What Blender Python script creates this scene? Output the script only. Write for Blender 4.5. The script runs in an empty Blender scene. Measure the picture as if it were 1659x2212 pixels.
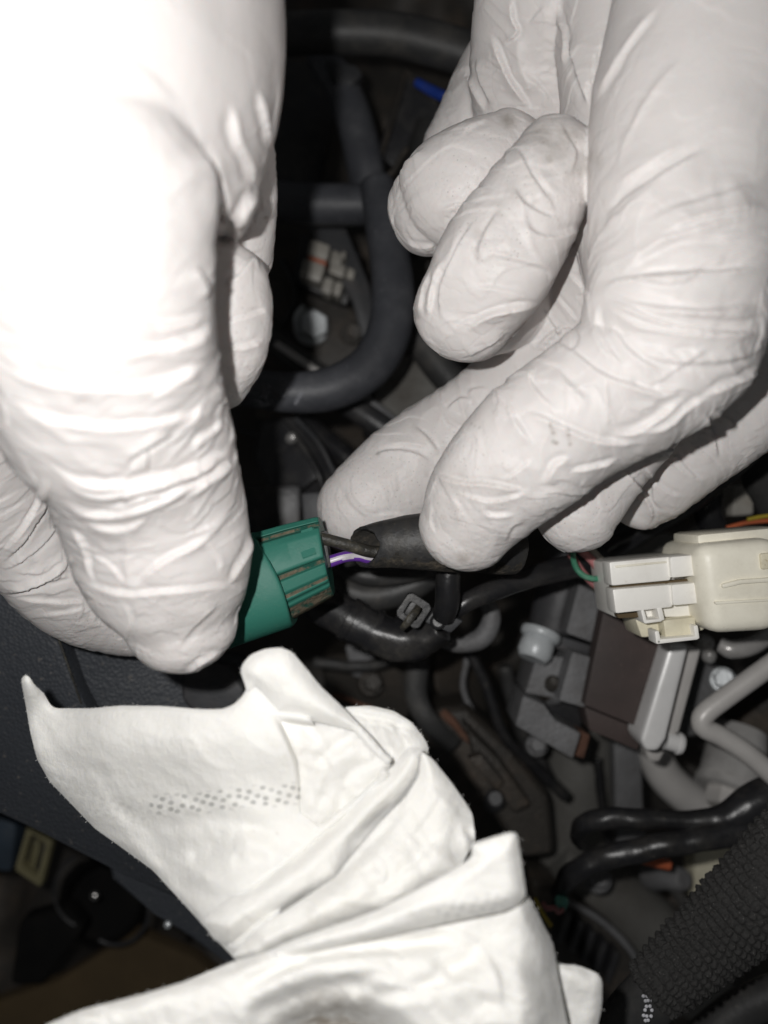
import bpy, bmesh, math, random
import numpy as np
from mathutils import Vector, Matrix, geometry

random.seed(7)
rng = np.random.default_rng(7)
SC = bpy.context.scene
COL = SC.collection

# ------------------------------------------------------------------ camera, light, exposure
U = 0.001                      # millimetres to metres
D = 131.0                      # lens to the plane of the green plug, mm
FPX = 1703.0                   # focal length in units of a 1659 x 2212 picture
cam_d = bpy.data.cameras.new('camera')
cam = bpy.data.objects.new('camera', cam_d); COL.objects.link(cam)
cam.location = (0, 0, D * U)
cam_d.sensor_fit = 'HORIZONTAL'; cam_d.sensor_width = 36.0
cam_d.lens = 36.0 * FPX / 1659.0
cam_d.clip_start = 0.002; cam_d.clip_end = 10
cam_d.dof.use_dof = True
cam_d.dof.focus_distance = 0.128
cam_d.dof.aperture_fstop = 15.0
SC.camera = cam
SC.render.resolution_x = 768; SC.render.resolution_y = 1024

world = bpy.data.worlds.new('World'); SC.world = world; world.use_nodes = True
bg = world.node_tree.nodes['Background']
bg.inputs[0].default_value = (0.95, 0.98, 1.0, 1); bg.inputs[1].default_value = 0.04

fl = bpy.data.lights.new('phone_flash', 'POINT')
fl.energy = 0.56; fl.shadow_soft_size = 0.0016; fl.color = (1.0, 0.985, 0.965)
flo = bpy.data.objects.new('phone_flash', fl); COL.objects.link(flo)
flo.location = (-0.0125, 0.0085, D * U + 0.001)

SC.view_settings.view_transform = 'Standard'
SC.view_settings.look = 'None'
SC.view_settings.exposure = 0.0
SC.view_settings.gamma = 1.0
SC.render.engine = 'CYCLES'
SC.cycles.max_bounces = 6

# ------------------------------------------------------------------ helpers
def P(px, py, z=0.0):
    d = D - z
    return Vector(((px - 829.5) / FPX * d * U, -(py - 1106.0) / FPX * d * U, z * U))
def RAD(hw, z):
    return hw / FPX * (D - z)          # mm

def tag(o, label, cat, group=None):
    o['label'] = label; o['category'] = cat
    if group: o['group'] = group
    return o
def empty(name, loc=(0, 0, 0)):
    o = bpy.data.objects.new(name, None); COL.objects.link(o); o.location = loc
    o.empty_display_size = 0.005
    return o
def link(name, me, mat=None, parent=None, smooth=True):
    o = bpy.data.objects.new(name, me); COL.objects.link(o)
    if mat: me.materials.append(mat)
    if parent is not None:
        o.parent = parent
        o.matrix_parent_inverse = parent.matrix_basis.inverted()
    if smooth and len(me.polygons):
        me.polygons.foreach_set('use_smooth', [True] * len(me.polygons))
    return o
def mesh_from(verts, faces, name='mesh'):
    me = bpy.data.meshes.new(name); me.from_pydata([tuple(v) for v in verts], [], faces); me.update()
    return me
def auto_smooth(o, deg=35):
    me = o.data
    bm = bmesh.new(); bm.from_mesh(me)
    for e in bm.edges:
        if len(e.link_faces) == 2 and e.calc_face_angle(0) > math.radians(deg): e.smooth = False
    bm.to_mesh(me); bm.free()

# ---- noise (numpy gradient noise)
_perm = np.random.default_rng(3).permutation(256).astype(np.int64)
_perm = np.concatenate([_perm, _perm, _perm])
_grad = np.random.default_rng(4).normal(size=(256, 3)); _grad /= np.linalg.norm(_grad, axis=1)[:, None]
def noise3(p):
    p = np.asarray(p, dtype=np.float64)
    i = np.floor(p).astype(np.int64); f = p - i; i &= 255
    w = f * f * f * (f * (f * 6 - 15) + 10)
    out = np.zeros(len(p))
    for dx in (0, 1):
        for dy in (0, 1):
            for dz in (0, 1):
                h = _perm[_perm[_perm[(i[:, 0] + dx) & 255] + ((i[:, 1] + dy) & 255)] + ((i[:, 2] + dz) & 255)]
                g = _grad[h]
                dot = g[:, 0] * (f[:, 0] - dx) + g[:, 1] * (f[:, 1] - dy) + g[:, 2] * (f[:, 2] - dz)
                wt = (w[:, 0] if dx else 1 - w[:, 0]) * (w[:, 1] if dy else 1 - w[:, 1]) * (w[:, 2] if dz else 1 - w[:, 2])
                out += wt * dot
    return out * 1.6
def sstep(a, b, x):
    t = np.clip((x - a) / (b - a), 0, 1); return t * t * (3 - 2 * t)

# ---- sweeps
def catmull(pts, n):
    pts = np.array(pts, dtype=float)
    if len(pts) == 2:
        t = np.linspace(0, 1, n)[:, None]; return pts[0] * (1 - t) + pts[1] * t
    ext = np.vstack([2 * pts[0] - pts[1], pts, 2 * pts[-1] - pts[-2]])
    seg = len(pts) - 1; out = []
    for u in np.linspace(0, seg, n):
        k = min(int(u), seg - 1); t = u - k
        p0, p1, p2, p3 = ext[k:k + 4]
        out.append(0.5 * ((2 * p1) + (-p0 + p2) * t + (2 * p0 - 5 * p1 + 4 * p2 - p3) * t * t + (-p0 + 3 * p1 - 3 * p2 + p3) * t ** 3))
    return np.array(out)
def px2mm(pts):
    """(px, py, z, halfwidth px) -> (x, y, z, r) in mm"""
    out = []
    for q in pts:
        v = P(q[0], q[1], q[2]) / U
        out.append((v.x, v.y, v.z, RAD(q[3], q[2])))
    return out
def sweep(mm, n=60, seg=32, flat=1.0, cap=(1.0, 1.0), sq=2.0):
    """closed tube with rounded ends; verts in metres"""
    c = catmull(mm, n)
    pos, r = c[:, :3], c[:, 3]
    tan = np.gradient(pos, axis=0); tan /= np.linalg.norm(tan, axis=1)[:, None] + 1e-9
    view = np.array([0, 0, 1.0])
    side = np.cross(tan, view); ln = np.linalg.norm(side, axis=1)
    last = np.array([1.0, 0, 0])
    for k in range(len(side)):
        if ln[k] < 0.12: side[k] = last - tan[k] * np.dot(last, tan[k]); side[k] /= np.linalg.norm(side[k])
        else:
            side[k] /= ln[k]
        if k and np.dot(side[k], last) < 0: side[k] = -side[k]
        last = side[k]
    up = np.cross(side, tan)
    rings = []
    def ring(p, s, u, rr):
        a = np.linspace(0, 2 * math.pi, seg, endpoint=False)
        ca, sa = np.cos(a), np.sin(a)
        if sq != 2.0:
            k = (np.abs(ca) ** sq + np.abs(sa) ** sq) ** (-1 / sq); ca, sa = ca * k, sa * k
        return p + rr * (ca[:, None] * s + flat * sa[:, None] * u)
    nc = 7
    if cap[0] > 0:
        for a in np.linspace(math.pi / 2, 0, nc, endpoint=False):
            rings.append(ring(pos[0] - tan[0] * r[0] * cap[0] * math.sin(a), side[0], up[0], max(r[0] * math.cos(a), r[0] * 0.02)))
    for k in range(n): rings.append(ring(pos[k], side[k], up[k], r[k]))
    if cap[1] > 0:
        for a in np.linspace(0, math.pi / 2, nc + 1)[1:]:
            rings.append(ring(pos[-1] + tan[-1] * r[-1] * cap[1] * math.sin(a), side[-1], up[-1], max(r[-1] * math.cos(a), r[-1] * 0.02)))
    V = np.vstack(rings) * U; m = len(rings); F = []
    for i in range(m - 1):
        for j in range(seg):
            j2 = (j + 1) % seg
            F.append((i * seg + j, i * seg + j2, (i + 1) * seg + j2, (i + 1) * seg + j))
    F.append(tuple(range(seg))[::-1]); F.append(tuple((m - 1) * seg + j for j in range(seg)))
    return V, F
def tube(name, pts, mat, parent=None, n=48, seg=24, flat=1.0, cap=(0.15, 0.15), mm=False, sq=2.0, wob=0.0):
    q = pts if mm else px2mm(pts)
    V, F = sweep(q, n, seg, flat, cap, sq)
    if wob:
        nn = noise3(V / U * 0.18 + 11.3); c = V.mean(0)
        V = V + np.stack([noise3(V / U * 0.22 + s) for s in (3.1, 9.7, 17.9)], 1) * wob * U
    o = link(name, mesh_from(V, F, name), mat, parent)
    bm = bmesh.new(); bm.from_mesh(o.data); bmesh.ops.recalc_face_normals(bm, faces=bm.faces); bm.to_mesh(o.data); bm.free()
    auto_smooth(o, 50)
    return o
def prism(name, pxs, z, th, mat, parent=None, bev=0.4, zs=None, seg=2):
    """a slab: outline given at its top face, th mm thick away from the viewer"""
    n = len(pxs)
    zz = zs if zs else [z] * n
    top = [P(x, y, q) for (x, y), q in zip(pxs, zz)]
    bot = [v - Vector((0, 0, th * U)) for v in top]
    bm = bmesh.new()
    vs = [bm.verts.new(v) for v in top + bot]
    bm.faces.new(vs[:n]); bm.faces.new(vs[n:][::-1])
    for i in range(n): bm.faces.new((vs[i], vs[n + i], vs[n + (i + 1) % n], vs[(i + 1) % n]))
    bmesh.ops.recalc_face_normals(bm, faces=bm.faces)
    if bev: bmesh.ops.bevel(bm, geom=list(bm.edges), offset=bev * U, segments=seg, profile=0.6, affect='EDGES', clamp_overlap=True)
    me = bpy.data.meshes.new(name); bm.to_mesh(me); bm.free()
    o = link(name, me, mat, parent); auto_smooth(o, 28)
    return o
def lathe(name, p0, p1, prof, mat, parent=None, seg=32, rot=0.0, sharp=35):
    """prof: (t along p0-p1 in 0..1, radius mm)"""
    p0, p1 = Vector(p0), Vector(p1); ax = (p1 - p0).normalized()
    s = ax.cross(Vector((0.13, 0.21, 0.97)));
    if s.length < 0.1: s = ax.cross(Vector((1, 0, 0)))
    s.normalize(); u = ax.cross(s)
    V, F = [], []
    for t, r in prof:
        c = p0.lerp(p1, t)
        for j in range(seg):
            a = 2 * math.pi * j / seg + rot
            V.append(c + (s * math.cos(a) + u * math.sin(a)) * max(r, 0.01) * U)
    m = len(prof)
    for i in range(m - 1):
        for j in range(seg):
            j2 = (j + 1) % seg; F.append((i * seg + j, i * seg + j2, (i + 1) * seg + j2, (i + 1) * seg + j))
    F.append(tuple(range(seg))); F.append(tuple((m - 1) * seg + j for j in range(seg)))
    me = mesh_from(V, F, name)
    bm = bmesh.new(); bm.from_mesh(me); bmesh.ops.recalc_face_normals(bm, faces=bm.faces); bm.to_mesh(me); bm.free()
    o = link(name, me, mat, parent); auto_smooth(o, sharp)
    return o

# ------------------------------------------------------------------ materials
def nodes_of(name):
    m = bpy.data.materials.new(name); m.use_nodes = True
    nt = m.node_tree; return m, nt, nt.nodes['Principled BSDF']
def tex_noise(nt, scale, detail=4, rough=0.6, vec=None):
    n = nt.nodes.new('ShaderNodeTexNoise'); n.inputs['Scale'].default_value = scale
    n.inputs['Detail'].default_value = detail; n.inputs['Roughness'].default_value = rough
    if vec is not None: nt.links.new(vec, n.inputs['Vector'])
    return n
def ramp(nt, fac, stops):
    r = nt.nodes.new('ShaderNodeValToRGB'); e = r.color_ramp.elements
    while len(e) < len(stops): e.new(0.5)
    for k, (p, c) in enumerate(stops):
        e[k].position = p; e[k].color = (c if len(c) == 4 else (*c, 1)) if not isinstance(c, (int, float)) else (c, c, c, 1)
    nt.links.new(fac, r.inputs[0]); return r
def mix(nt, fac, a, b):
    m = nt.nodes.new('ShaderNodeMix'); m.data_type = 'RGBA'
    for sock, v in ((0, fac), (6, a), (7, b)):
        if hasattr(v, 'is_linked') or hasattr(v, 'links'): nt.links.new(v, m.inputs[sock])
        elif sock == 0: m.inputs[0].default_value = v
        else: m.inputs[sock].default_value = (*v, 1)
    return m.outputs[2]
def math_(nt, op, a, b=None):
    m = nt.nodes.new('ShaderNodeMath'); m.operation = op
    for k, v in enumerate((a, b)):
        if v is None: continue
        if isinstance(v, (int, float)): m.inputs[k].default_value = v
        else: nt.links.new(v, m.inputs[k])
    return m.outputs[0]
def bump(nt, height, strength, dist, bs, prev=None):
    b = nt.nodes.new('ShaderNodeBump'); b.inputs['Strength'].default_value = strength; b.inputs['Distance'].default_value = dist
    nt.links.new(height, b.inputs['Height'])
    if prev is not None: nt.links.new(prev, b.inputs['Normal'])
    nt.links.new(b.outputs[0], bs.inputs['Normal']); return b.outputs[0]
def geo_pos(nt):
    g = nt.nodes.new('ShaderNodeTexCoord'); return g.outputs['Object']

def mat_dirty(name, col, rough, metal=0.0, dust=(0.16, 0.14, 0.12), dust_amt=0.35, scale=90, bmp=0.15, spec=0.5, fine=900, rvar=0.2, var=1.0):
    m, nt, bs = nodes_of(name); v = geo_pos(nt)
    n1 = tex_noise(nt, scale, 6, 0.65, v); n2 = tex_noise(nt, fine, 4, 0.6, v)
    f = ramp(nt, n1.outputs[0], [(0.45, 0.0), (0.75, 1.0)])
    f2 = math_(nt, 'MULTIPLY', f.outputs[0], math_(nt, 'MULTIPLY', n2.outputs[0], dust_amt * 1.8))
    c = mix(nt, f2, col, dust)
    n3 = tex_noise(nt, scale * 0.35, 5, 0.6, v)
    dk = ramp(nt, n3.outputs[0], [(0.38, 0.75 * var), (0.62, 0.0)])
    v2 = mix(nt, dk.outputs[0], c, tuple(x * 0.55 for x in col))
    spk = ramp(nt, n2.outputs[0], [(0.66, 0.0), (0.74, 1.0)])
    v2 = mix(nt, math_(nt, 'MULTIPLY', spk.outputs[0], min(1.0, dust_amt)), v2, tuple(min(1, x * 1.25) for x in dust))
    mp = nt.nodes.new('ShaderNodeMapping'); mp.inputs['Scale'].default_value = (1, 0.04, 0.3); mp.inputs['Rotation'].default_value = (0, 0, 0.9)
    nt.links.new(v, mp.inputs[0]); n4 = tex_noise(nt, fine * 1.4, 3, 0.6, mp.outputs[0])
    sc = ramp(nt, n4.outputs[0], [(0.68, 0.0), (0.74, 1.0)])
    v2 = mix(nt, math_(nt, 'MULTIPLY', sc.outputs[0], 0.22), v2, tuple(min(1, x * 1.6 + 0.03) for x in col))
    nt.links.new(v2, bs.inputs['Base Color'])
    r = math_(nt, 'ADD', math_(nt, 'MULTIPLY', n1.outputs[0], rvar), rough - rvar * 0.5)
    nt.links.new(r, bs.inputs['Roughness'])
    bs.inputs['Metallic'].default_value = metal; bs.inputs['Specular IOR Level'].default_value = spec
    if bmp: bump(nt, n2.outputs[0], bmp * 1.5, 0.0004, bs)
    return m

def mat_glove():
    m, nt, bs = nodes_of('white_nitrile'); v = geo_pos(nt)
    def attr(n):
        a = nt.nodes.new('ShaderNodeAttribute'); a.attribute_name = n; return a.outputs['Fac']
    grip, dirt_shade = attr('grip'), attr('dirt_shade')
    big = tex_noise(nt, 60, 3, 0.5, v); fine = tex_noise(nt, 1500, 3, 0.6, v); mid = tex_noise(nt, 260, 4, 0.6, v)
    vor = nt.nodes.new('ShaderNodeTexVoronoi'); vor.inputs['Scale'].default_value = 1250; nt.links.new(v, vor.inputs['Vector'])
    base = mix(nt, big.outputs[0], (0.722, 0.692, 0.678), (0.682, 0.645, 0.632))
    # speckles of grime caught in the grip texture, broad smudges
    sp = ramp(nt, vor.outputs['Distance'], [(0.06, 1.0), (0.20, 0.0)])
    pick = ramp(nt, mid.outputs[0], [(0.30, 0.15), (0.60, 1.0)])
    spk = math_(nt, 'MULTIPLY', math_(nt, 'MULTIPLY', sp.outputs[0], pick.outputs[0]), math_(nt, 'MULTIPLY', grip, 0.5))
    c1 = mix(nt, spk, base, (0.16, 0.135, 0.115))
    sm = ramp(nt, mid.outputs[0], [(0.32, 0.0), (0.68, 1.0)])
    dd = math_(nt, 'MULTIPLY', dirt_shade, sm.outputs[0])
    dm = nt.nodes.new('ShaderNodeClamp'); nt.links.new(dd, dm.inputs[0])
    c2 = mix(nt, dm.outputs[0], c1, (0.24, 0.21, 0.175))
    nt.links.new(c2, bs.inputs['Base Color'])
    bs.inputs['Roughness'].default_value = 0.48; bs.inputs['Specular IOR Level'].default_value = 0.32
    bs.inputs['Subsurface Weight'].default_value = 0.18
    bs.inputs['Subsurface Radius'].default_value = (1.0, 0.5, 0.35); bs.inputs['Subsurface Scale'].default_value = 0.0012
    h = math_(nt, 'MULTIPLY', vor.outputs['Distance'], math_(nt, 'MULTIPLY', grip, 0.22))
    h2 = math_(nt, 'ADD', h, math_(nt, 'MULTIPLY', fine.outputs[0], 0.12))
    h3 = math_(nt, 'ADD', h2, math_(nt, 'MULTIPLY', mid.outputs[0], 0.4))
    # fine crease net of the thin film
    wn = tex_noise(nt, 130, 3, 0.5, v); mv = nt.nodes.new('ShaderNodeVectorMath'); mv.operation = 'MULTIPLY_ADD'
    mv.inputs[1].default_value = (0.006, 0.006, 0.006); nt.links.new(wn.outputs['Color'], mv.inputs[0]); nt.links.new(v, mv.inputs[2])
    cr = nt.nodes.new('ShaderNodeTexVoronoi'); cr.feature = 'DISTANCE_TO_EDGE'; cr.inputs['Scale'].default_value = 170; nt.links.new(mv.outputs[0], cr.inputs['Vector'])
    line = ramp(nt, cr.outputs['Distance'], [(0.0, 0.0), (0.07, 1.0)])
    msk = ramp(nt, big.outputs[0], [(0.40, 0.0), (0.60, 1.0)])
    h3 = math_(nt, 'ADD', h3, math_(nt, 'MULTIPLY', line.outputs[0], math_(nt, 'MULTIPLY', msk.outputs[0], 0.16)))
    bump(nt, h3, 0.5, 0.0004, bs)
    return m

def mat_cloth():
    m, nt, bs = nodes_of('nonwoven_wipe'); v = geo_pos(nt)
    uv = nt.nodes.new('ShaderNodeUVMap'); uv.uv_map = 'sheet'
    fib = nt.nodes.new('ShaderNodeMapping'); fib.inputs['Scale'].default_value = (1.0, 0.35, 1.0); fib.inputs['Rotation'].default_value = (0, 0, 0.6)
    nt.links.new(v, fib.inputs[0])
    f1 = tex_noise(nt, 1900, 5, 0.7, fib.outputs[0]); f2 = tex_noise(nt, 420, 5, 0.65, v); big = tex_noise(nt, 45, 3, 0.5, v)
    base = mix(nt, big.outputs[0], (0.91, 0.90, 0.87), (0.87, 0.855, 0.815))
    base = mix(nt, math_(nt, 'MULTIPLY', f1.outputs[0], 0.18), base, (0.62, 0.61, 0.59))
    # perforation print: rows of small grey lozenges, kept in a band
    a = nt.nodes.new('ShaderNodeAttribute'); a.attribute_name = 'print'
    vor = nt.nodes.new('ShaderNodeTexVoronoi'); vor.voronoi_dimensions = '2D'; vor.inputs['Scale'].default_value = 1.0
    vor.inputs['Randomness'].default_value = 0.42
    mp = nt.nodes.new('ShaderNodeMapping'); mp.inputs['Scale'].default_value = (80, 135, 1); mp.inputs['Rotation'].default_value = (0, 0, -0.35)
    nt.links.new(uv.outputs[0], mp.inputs[0]); nt.links.new(mp.outputs[0], vor.inputs['Vector'])
    dot = ramp(nt, vor.outputs['Distance'], [(0.20, 1.0), (0.40, 0.0)])
    pf = math_(nt, 'MULTIPLY', math_(nt, 'MULTIPLY', dot.outputs[0], a.outputs['Fac']), math_(nt, 'MULTIPLY', f2.outputs[0], 1.3))
    c = mix(nt, pf, base, (0.34, 0.34, 0.325))
    d = nt.nodes.new('ShaderNodeAttribute'); d.attribute_name = 'dirt_shade'  # smudges, plus the painted tan shade of the bottom hollow
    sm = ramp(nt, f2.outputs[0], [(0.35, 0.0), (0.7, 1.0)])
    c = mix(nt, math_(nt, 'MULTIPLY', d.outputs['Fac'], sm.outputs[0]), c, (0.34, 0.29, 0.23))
    nt.links.new(c, bs.inputs['Base Color'])
    bs.inputs['Roughness'].default_value = 0.9; bs.inputs['Specular IOR Level'].default_value = 0.15
    bs.inputs['Subsurface Weight'].default_value = 0.25; bs.inputs['Subsurface Radius'].default_value = (1.0, 0.9, 0.7); bs.inputs['Subsurface Scale'].default_value = 0.0012
    bs.inputs['Sheen Weight'].default_value = 0.12
    h = math_(nt, 'ADD', math_(nt, 'MULTIPLY', f1.outputs[0], 0.5), f2.outputs[0])
    bump(nt, h, 0.55, 0.00045, bs)
    return m

def mat_green():
    m, nt, bs = nodes_of('green_plastic'); v = geo_pos(nt)
    n1 = tex_noise(nt, 120, 4, 0.6, v); n2 = tex_noise(nt, 1300, 4, 0.65, v)
    c = mix(nt, n1.outputs[0], (0.036, 0.178, 0.134), (0.027, 0.145, 0.110))
    f = ramp(nt, n2.outputs[0], [(0.60, 0.0), (0.72, 1.0)])
    c = mix(nt, math_(nt, 'MULTIPLY', f.outputs[0], 0.35), c, (0.10, 0.19, 0.14))
    nt.links.new(c, bs.inputs['Base Color']); bs.inputs['Roughness'].default_value = 0.5; bs.inputs['Specular IOR Level'].default_value = 0.3
    bump(nt, n2.outputs[0], 0.25, 0.0002, bs)
    return m

def mat_plate():
    """pebbled black plastic"""
    m, nt, bs = nodes_of('grained_black_plastic'); v = geo_pos(nt)
    vor = nt.nodes.new('ShaderNodeTexVoronoi'); vor.inputs['Scale'].default_value = 1500; nt.links.new(v, vor.inputs['Vector'])
    n1 = tex_noise(nt, 70, 5, 0.6, v); n2 = tex_noise(nt, 800, 4, 0.7, v)
    c = mix(nt, n1.outputs[0], (0.052, 0.057, 0.066), (0.034, 0.038, 0.046))
    f = ramp(nt, n2.outputs[0], [(0.62, 0.0), (0.70, 1.0)])
    c = mix(nt, math_(nt, 'MULTIPLY', f.outputs[0], 0.6), c, (0.20, 0.18, 0.16))
    nt.links.new(c, bs.inputs['Base Color']); bs.inputs['Roughness'].default_value = 0.55
    bump(nt, vor.outputs['Distance'], 0.5, 0.0003, bs)
    return m

def mat_braid():
    m, nt, bs = nodes_of('braided_sleeve_yarn'); v = geo_pos(nt)
    n2 = tex_noise(nt, 2400, 4, 0.7, v); n1 = tex_noise(nt, 150, 3, 0.6, v)
    c = mix(nt, n2.outputs[0], (0.010, 0.010, 0.010), (0.050, 0.048, 0.046))
    f = ramp(nt, n2.outputs[0], [(0.64, 0.0), (0.72, 1.0)])
    c = mix(nt, math_(nt, 'MULTIPLY', f.outputs[0], 0.7), c, (0.26, 0.25, 0.24))
    nt.links.new(c, bs.inputs['Base Color']); bs.inputs['Roughness'].default_value = 0.75
    bump(nt, n2.outputs[0], 0.8, 0.0004, bs)
    return m

def mat_brushed(name, col=(0.62, 0.61, 0.60), rough=0.34, metal=0.85):
    m, nt, bs = nodes_of(name); v = geo_pos(nt)
    mp = nt.nodes.new('ShaderNodeMapping'); mp.inputs['Scale'].default_value = (1, 0.12, 1); mp.inputs['Rotation'].default_value = (0, 0, 1.2)
    nt.links.new(v, mp.inputs[0])
    n = tex_noise(nt, 1800, 4, 0.7, mp.outputs[0]); n1 = tex_noise(nt, 130, 4, 0.6, v)
    c = mix(nt, n1.outputs[0], col, tuple(x * 0.72 for x in col)); nt.links.new(c, bs.inputs['Base Color'])
    nt.links.new(math_(nt, 'ADD', math_(nt, 'MULTIPLY', n.outputs[0], 0.25), rough - 0.12), bs.inputs['Roughness'])
    bs.inputs['Metallic'].default_value = metal
    bump(nt, n.outputs[0], 0.12, 0.0002, bs)
    return m

M = {}
M['glove'] = mat_glove(); M['cloth'] = mat_cloth(); M['green'] = mat_green(); M['plate'] = mat_plate(); M['braid'] = mat_braid()
def mat_grime():
    m, nt, bs = nodes_of('packed_grime'); v = geo_pos(nt)
    n1 = tex_noise(nt, 420, 5, 0.7, v); n2 = tex_noise(nt, 1700, 4, 0.7, v)
    d = mix(nt, n2.outputs[0], (0.045, 0.038, 0.026), (0.25, 0.21, 0.15))
    f = ramp(nt, n1.outputs[0], [(0.40, 0.0), (0.54, 1.0)])
    nt.links.new(mix(nt, f.outputs[0], (0.016, 0.080, 0.060), d), bs.inputs['Base Color'])
    bs.inputs['Roughness'].default_value = 0.9; bs.inputs['Specular IOR Level'].default_value = 0.15
    bump(nt, n2.outputs[0], 0.9, 0.0004, bs); return m
M['grime'] = mat_grime(); M['voidblack'] = mat_dirty('matt_black', (0.010, 0.010, 0.010), 0.85, dust=(0.04, 0.035, 0.03), dust_amt=0.4, scale=90, spec=0.15)  # near-black matt finish for the drum and the lump beside it
M['grime_old'] = mat_dirty('packed_grime', (0.10, 0.082, 0.055), 0.95, dust=(0.23, 0.19, 0.13), dust_amt=0.8, scale=500, bmp=0.8, spec=0.1)
M['rubber'] = mat_dirty('black_rubber', (0.072, 0.075, 0.086), 0.5, dust=(0.20, 0.20, 0.21), dust_amt=0.5, scale=110)
M['rubber_dark'] = mat_dirty('dark_rubber', (0.050, 0.050, 0.050), 0.5, dust=(0.15, 0.135, 0.115), dust_amt=0.5, scale=160)
M['vinyl'] = mat_dirty('black_vinyl', (0.020, 0.020, 0.022), 0.33, dust=(0.11, 0.10, 0.085), dust_amt=0.5, scale=170, bmp=0.12)
M['conduit'] = mat_dirty('split_conduit_vinyl', (0.026, 0.026, 0.027), 0.52, dust=(0.12, 0.105, 0.08), dust_amt=0.35, scale=240, bmp=0.25)
M['conduit_in'] = mat_dirty('conduit_dirt', (0.022, 0.020, 0.017), 0.9, dust=(0.20, 0.16, 0.11), dust_amt=0.55, scale=500, bmp=0.9)
M['blackpl'] = mat_dirty('black_plastic', (0.034, 0.034, 0.037), 0.42, dust=(0.14, 0.13, 0.115), dust_amt=0.6, scale=140)
M['greypl'] = mat_dirty('dark_grey_plastic', (0.062, 0.064, 0.069), 0.5, dust=(0.15, 0.12, 0.11), dust_amt=0.4, scale=140)
M['cast'] = mat_dirty('cast_aluminium', (0.20, 0.195, 0.18), 0.55, metal=0.15, dust=(0.09, 0.075, 0.06), dust_amt=0.9, scale=70, bmp=0.35)
M['castgrey'] = mat_dirty('grey_casting', (0.22, 0.22, 0.226), 0.6, metal=0.15, dust=(0.10, 0.09, 0.08), dust_amt=0.7, scale=120, bmp=0.6)
M['castdark'] = mat_dirty('oily_casting', (0.060, 0.054, 0.047), 0.5, metal=0.15, dust=(0.17, 0.125, 0.09), dust_amt=0.8, scale=80, bmp=0.5)
M['brown'] = mat_dirty('brown_laminate', (0.072, 0.054, 0.050), 0.62, dust=(0.15, 0.10, 0.09), dust_amt=0.4, scale=60, bmp=0.1)
M['rust'] = mat_dirty('rust', (0.15, 0.07, 0.045), 0.85, dust=(0.2, 0.12, 0.08), dust_amt=0.8, scale=300, bmp=0.6)
M['alu'] = mat_brushed('brushed_aluminium', (0.95, 0.94, 0.93), 0.32, 0.08)
M['pipe'] = mat_brushed('aged_aluminium_pipe', (0.66, 0.635, 0.61), 0.38, 0.08)
M['zinc'] = mat_dirty('zinc_plating', (0.78, 0.82, 0.84), 0.34, metal=0.1, dust=(0.3, 0.3, 0.3), dust_amt=0.5, scale=200)
M['chrome'] = mat_dirty('worn_chrome', (0.72, 0.70, 0.68), 0.26, metal=0.3, dust=(0.2, 0.18, 0.16), dust_amt=0.5, scale=160)
M['ivory'] = mat_dirty('ivory_plastic', (0.95, 0.91, 0.78), 0.42, var=0.12, dust=(0.34, 0.28, 0.18), dust_amt=0.25, scale=90, bmp=0.08, rvar=0.1)
M['ivorydk'] = mat_dirty('yellowed_plastic', (0.80, 0.75, 0.58), 0.45, var=0.3, dust=(0.30, 0.23, 0.13), dust_amt=0.5, scale=160, bmp=0.1, rvar=0.1)
M['white'] = mat_dirty('white_plastic', (0.97, 0.95, 0.90), 0.4, var=0.12, dust=(0.40, 0.34, 0.26), dust_amt=0.22, scale=150, bmp=0.08, rvar=0.1)
M['offgrey'] = mat_dirty('grey_white_plastic', (0.42, 0.40, 0.36), 0.45, dust=(0.25, 0.2, 0.14), dust_amt=0.4, scale=200)
M['pink'] = mat_dirty('pink_insulation', (0.50, 0.20, 0.20), 0.4, dust=(0.2, 0.15, 0.12), scale=300)
M['greenw'] = mat_dirty('green_insulation', (0.05, 0.27, 0.16), 0.4, dust=(0.4, 0.4, 0.35), scale=300)
M['orange'] = mat_dirty('orange_plastic', (0.62, 0.15, 0.06), 0.45, dust=(0.3, 0.15, 0.08), scale=300)
M['blue'] = mat_dirty('blue_insulation', (0.02, 0.06, 0.36), 0.4, dust=(0.1, 0.1, 0.2), scale=300)
M['yellow'] = mat_dirty('yellow_insulation', (0.55, 0.42, 0.04), 0.45, dust=(0.3, 0.25, 0.1), scale=300)
M['teal'] = mat_dirty('teal_plastic', (0.10, 0.36, 0.28), 0.45, dust=(0.2, 0.25, 0.2), scale=300)
M['purple'] = mat_dirty('purple_insulation', (0.17, 0.05, 0.42), 0.35, dust=(0.2, 0.15, 0.2), dust_amt=0.2, scale=400, bmp=0.05)
M['whitew'] = mat_dirty('white_insulation_stripe', (0.70, 0.66, 0.70), 0.35, dust=(0.25, 0.2, 0.2), dust_amt=0.35, scale=500, bmp=0.05)
M['wirebk'] = mat_dirty('grimy_black_insulation', (0.035, 0.033, 0.028), 0.5, dust=(0.22, 0.19, 0.13), dust_amt=0.8, scale=500, bmp=0.5)
M['sand'] = mat_dirty('brown_liner', (0.11, 0.075, 0.035), 0.9, dust=(0.14, 0.10, 0.06), dust_amt=0.5, scale=60)
M['paleframe'] = mat_dirty('yellowed_frame', (0.22, 0.20, 0.11), 0.6, dust=(0.2, 0.17, 0.1), scale=200)
M['bluegrey'] = mat_dirty('blue_grey_plastic', (0.04, 0.06, 0.085), 0.5, dust=(0.1, 0.1, 0.1), scale=150)
M['mark'] = mat_dirty('white_ink', (0.62, 0.62, 0.66), 0.6, dust=(0.4, 0.4, 0.4), scale=500, bmp=0)

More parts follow.
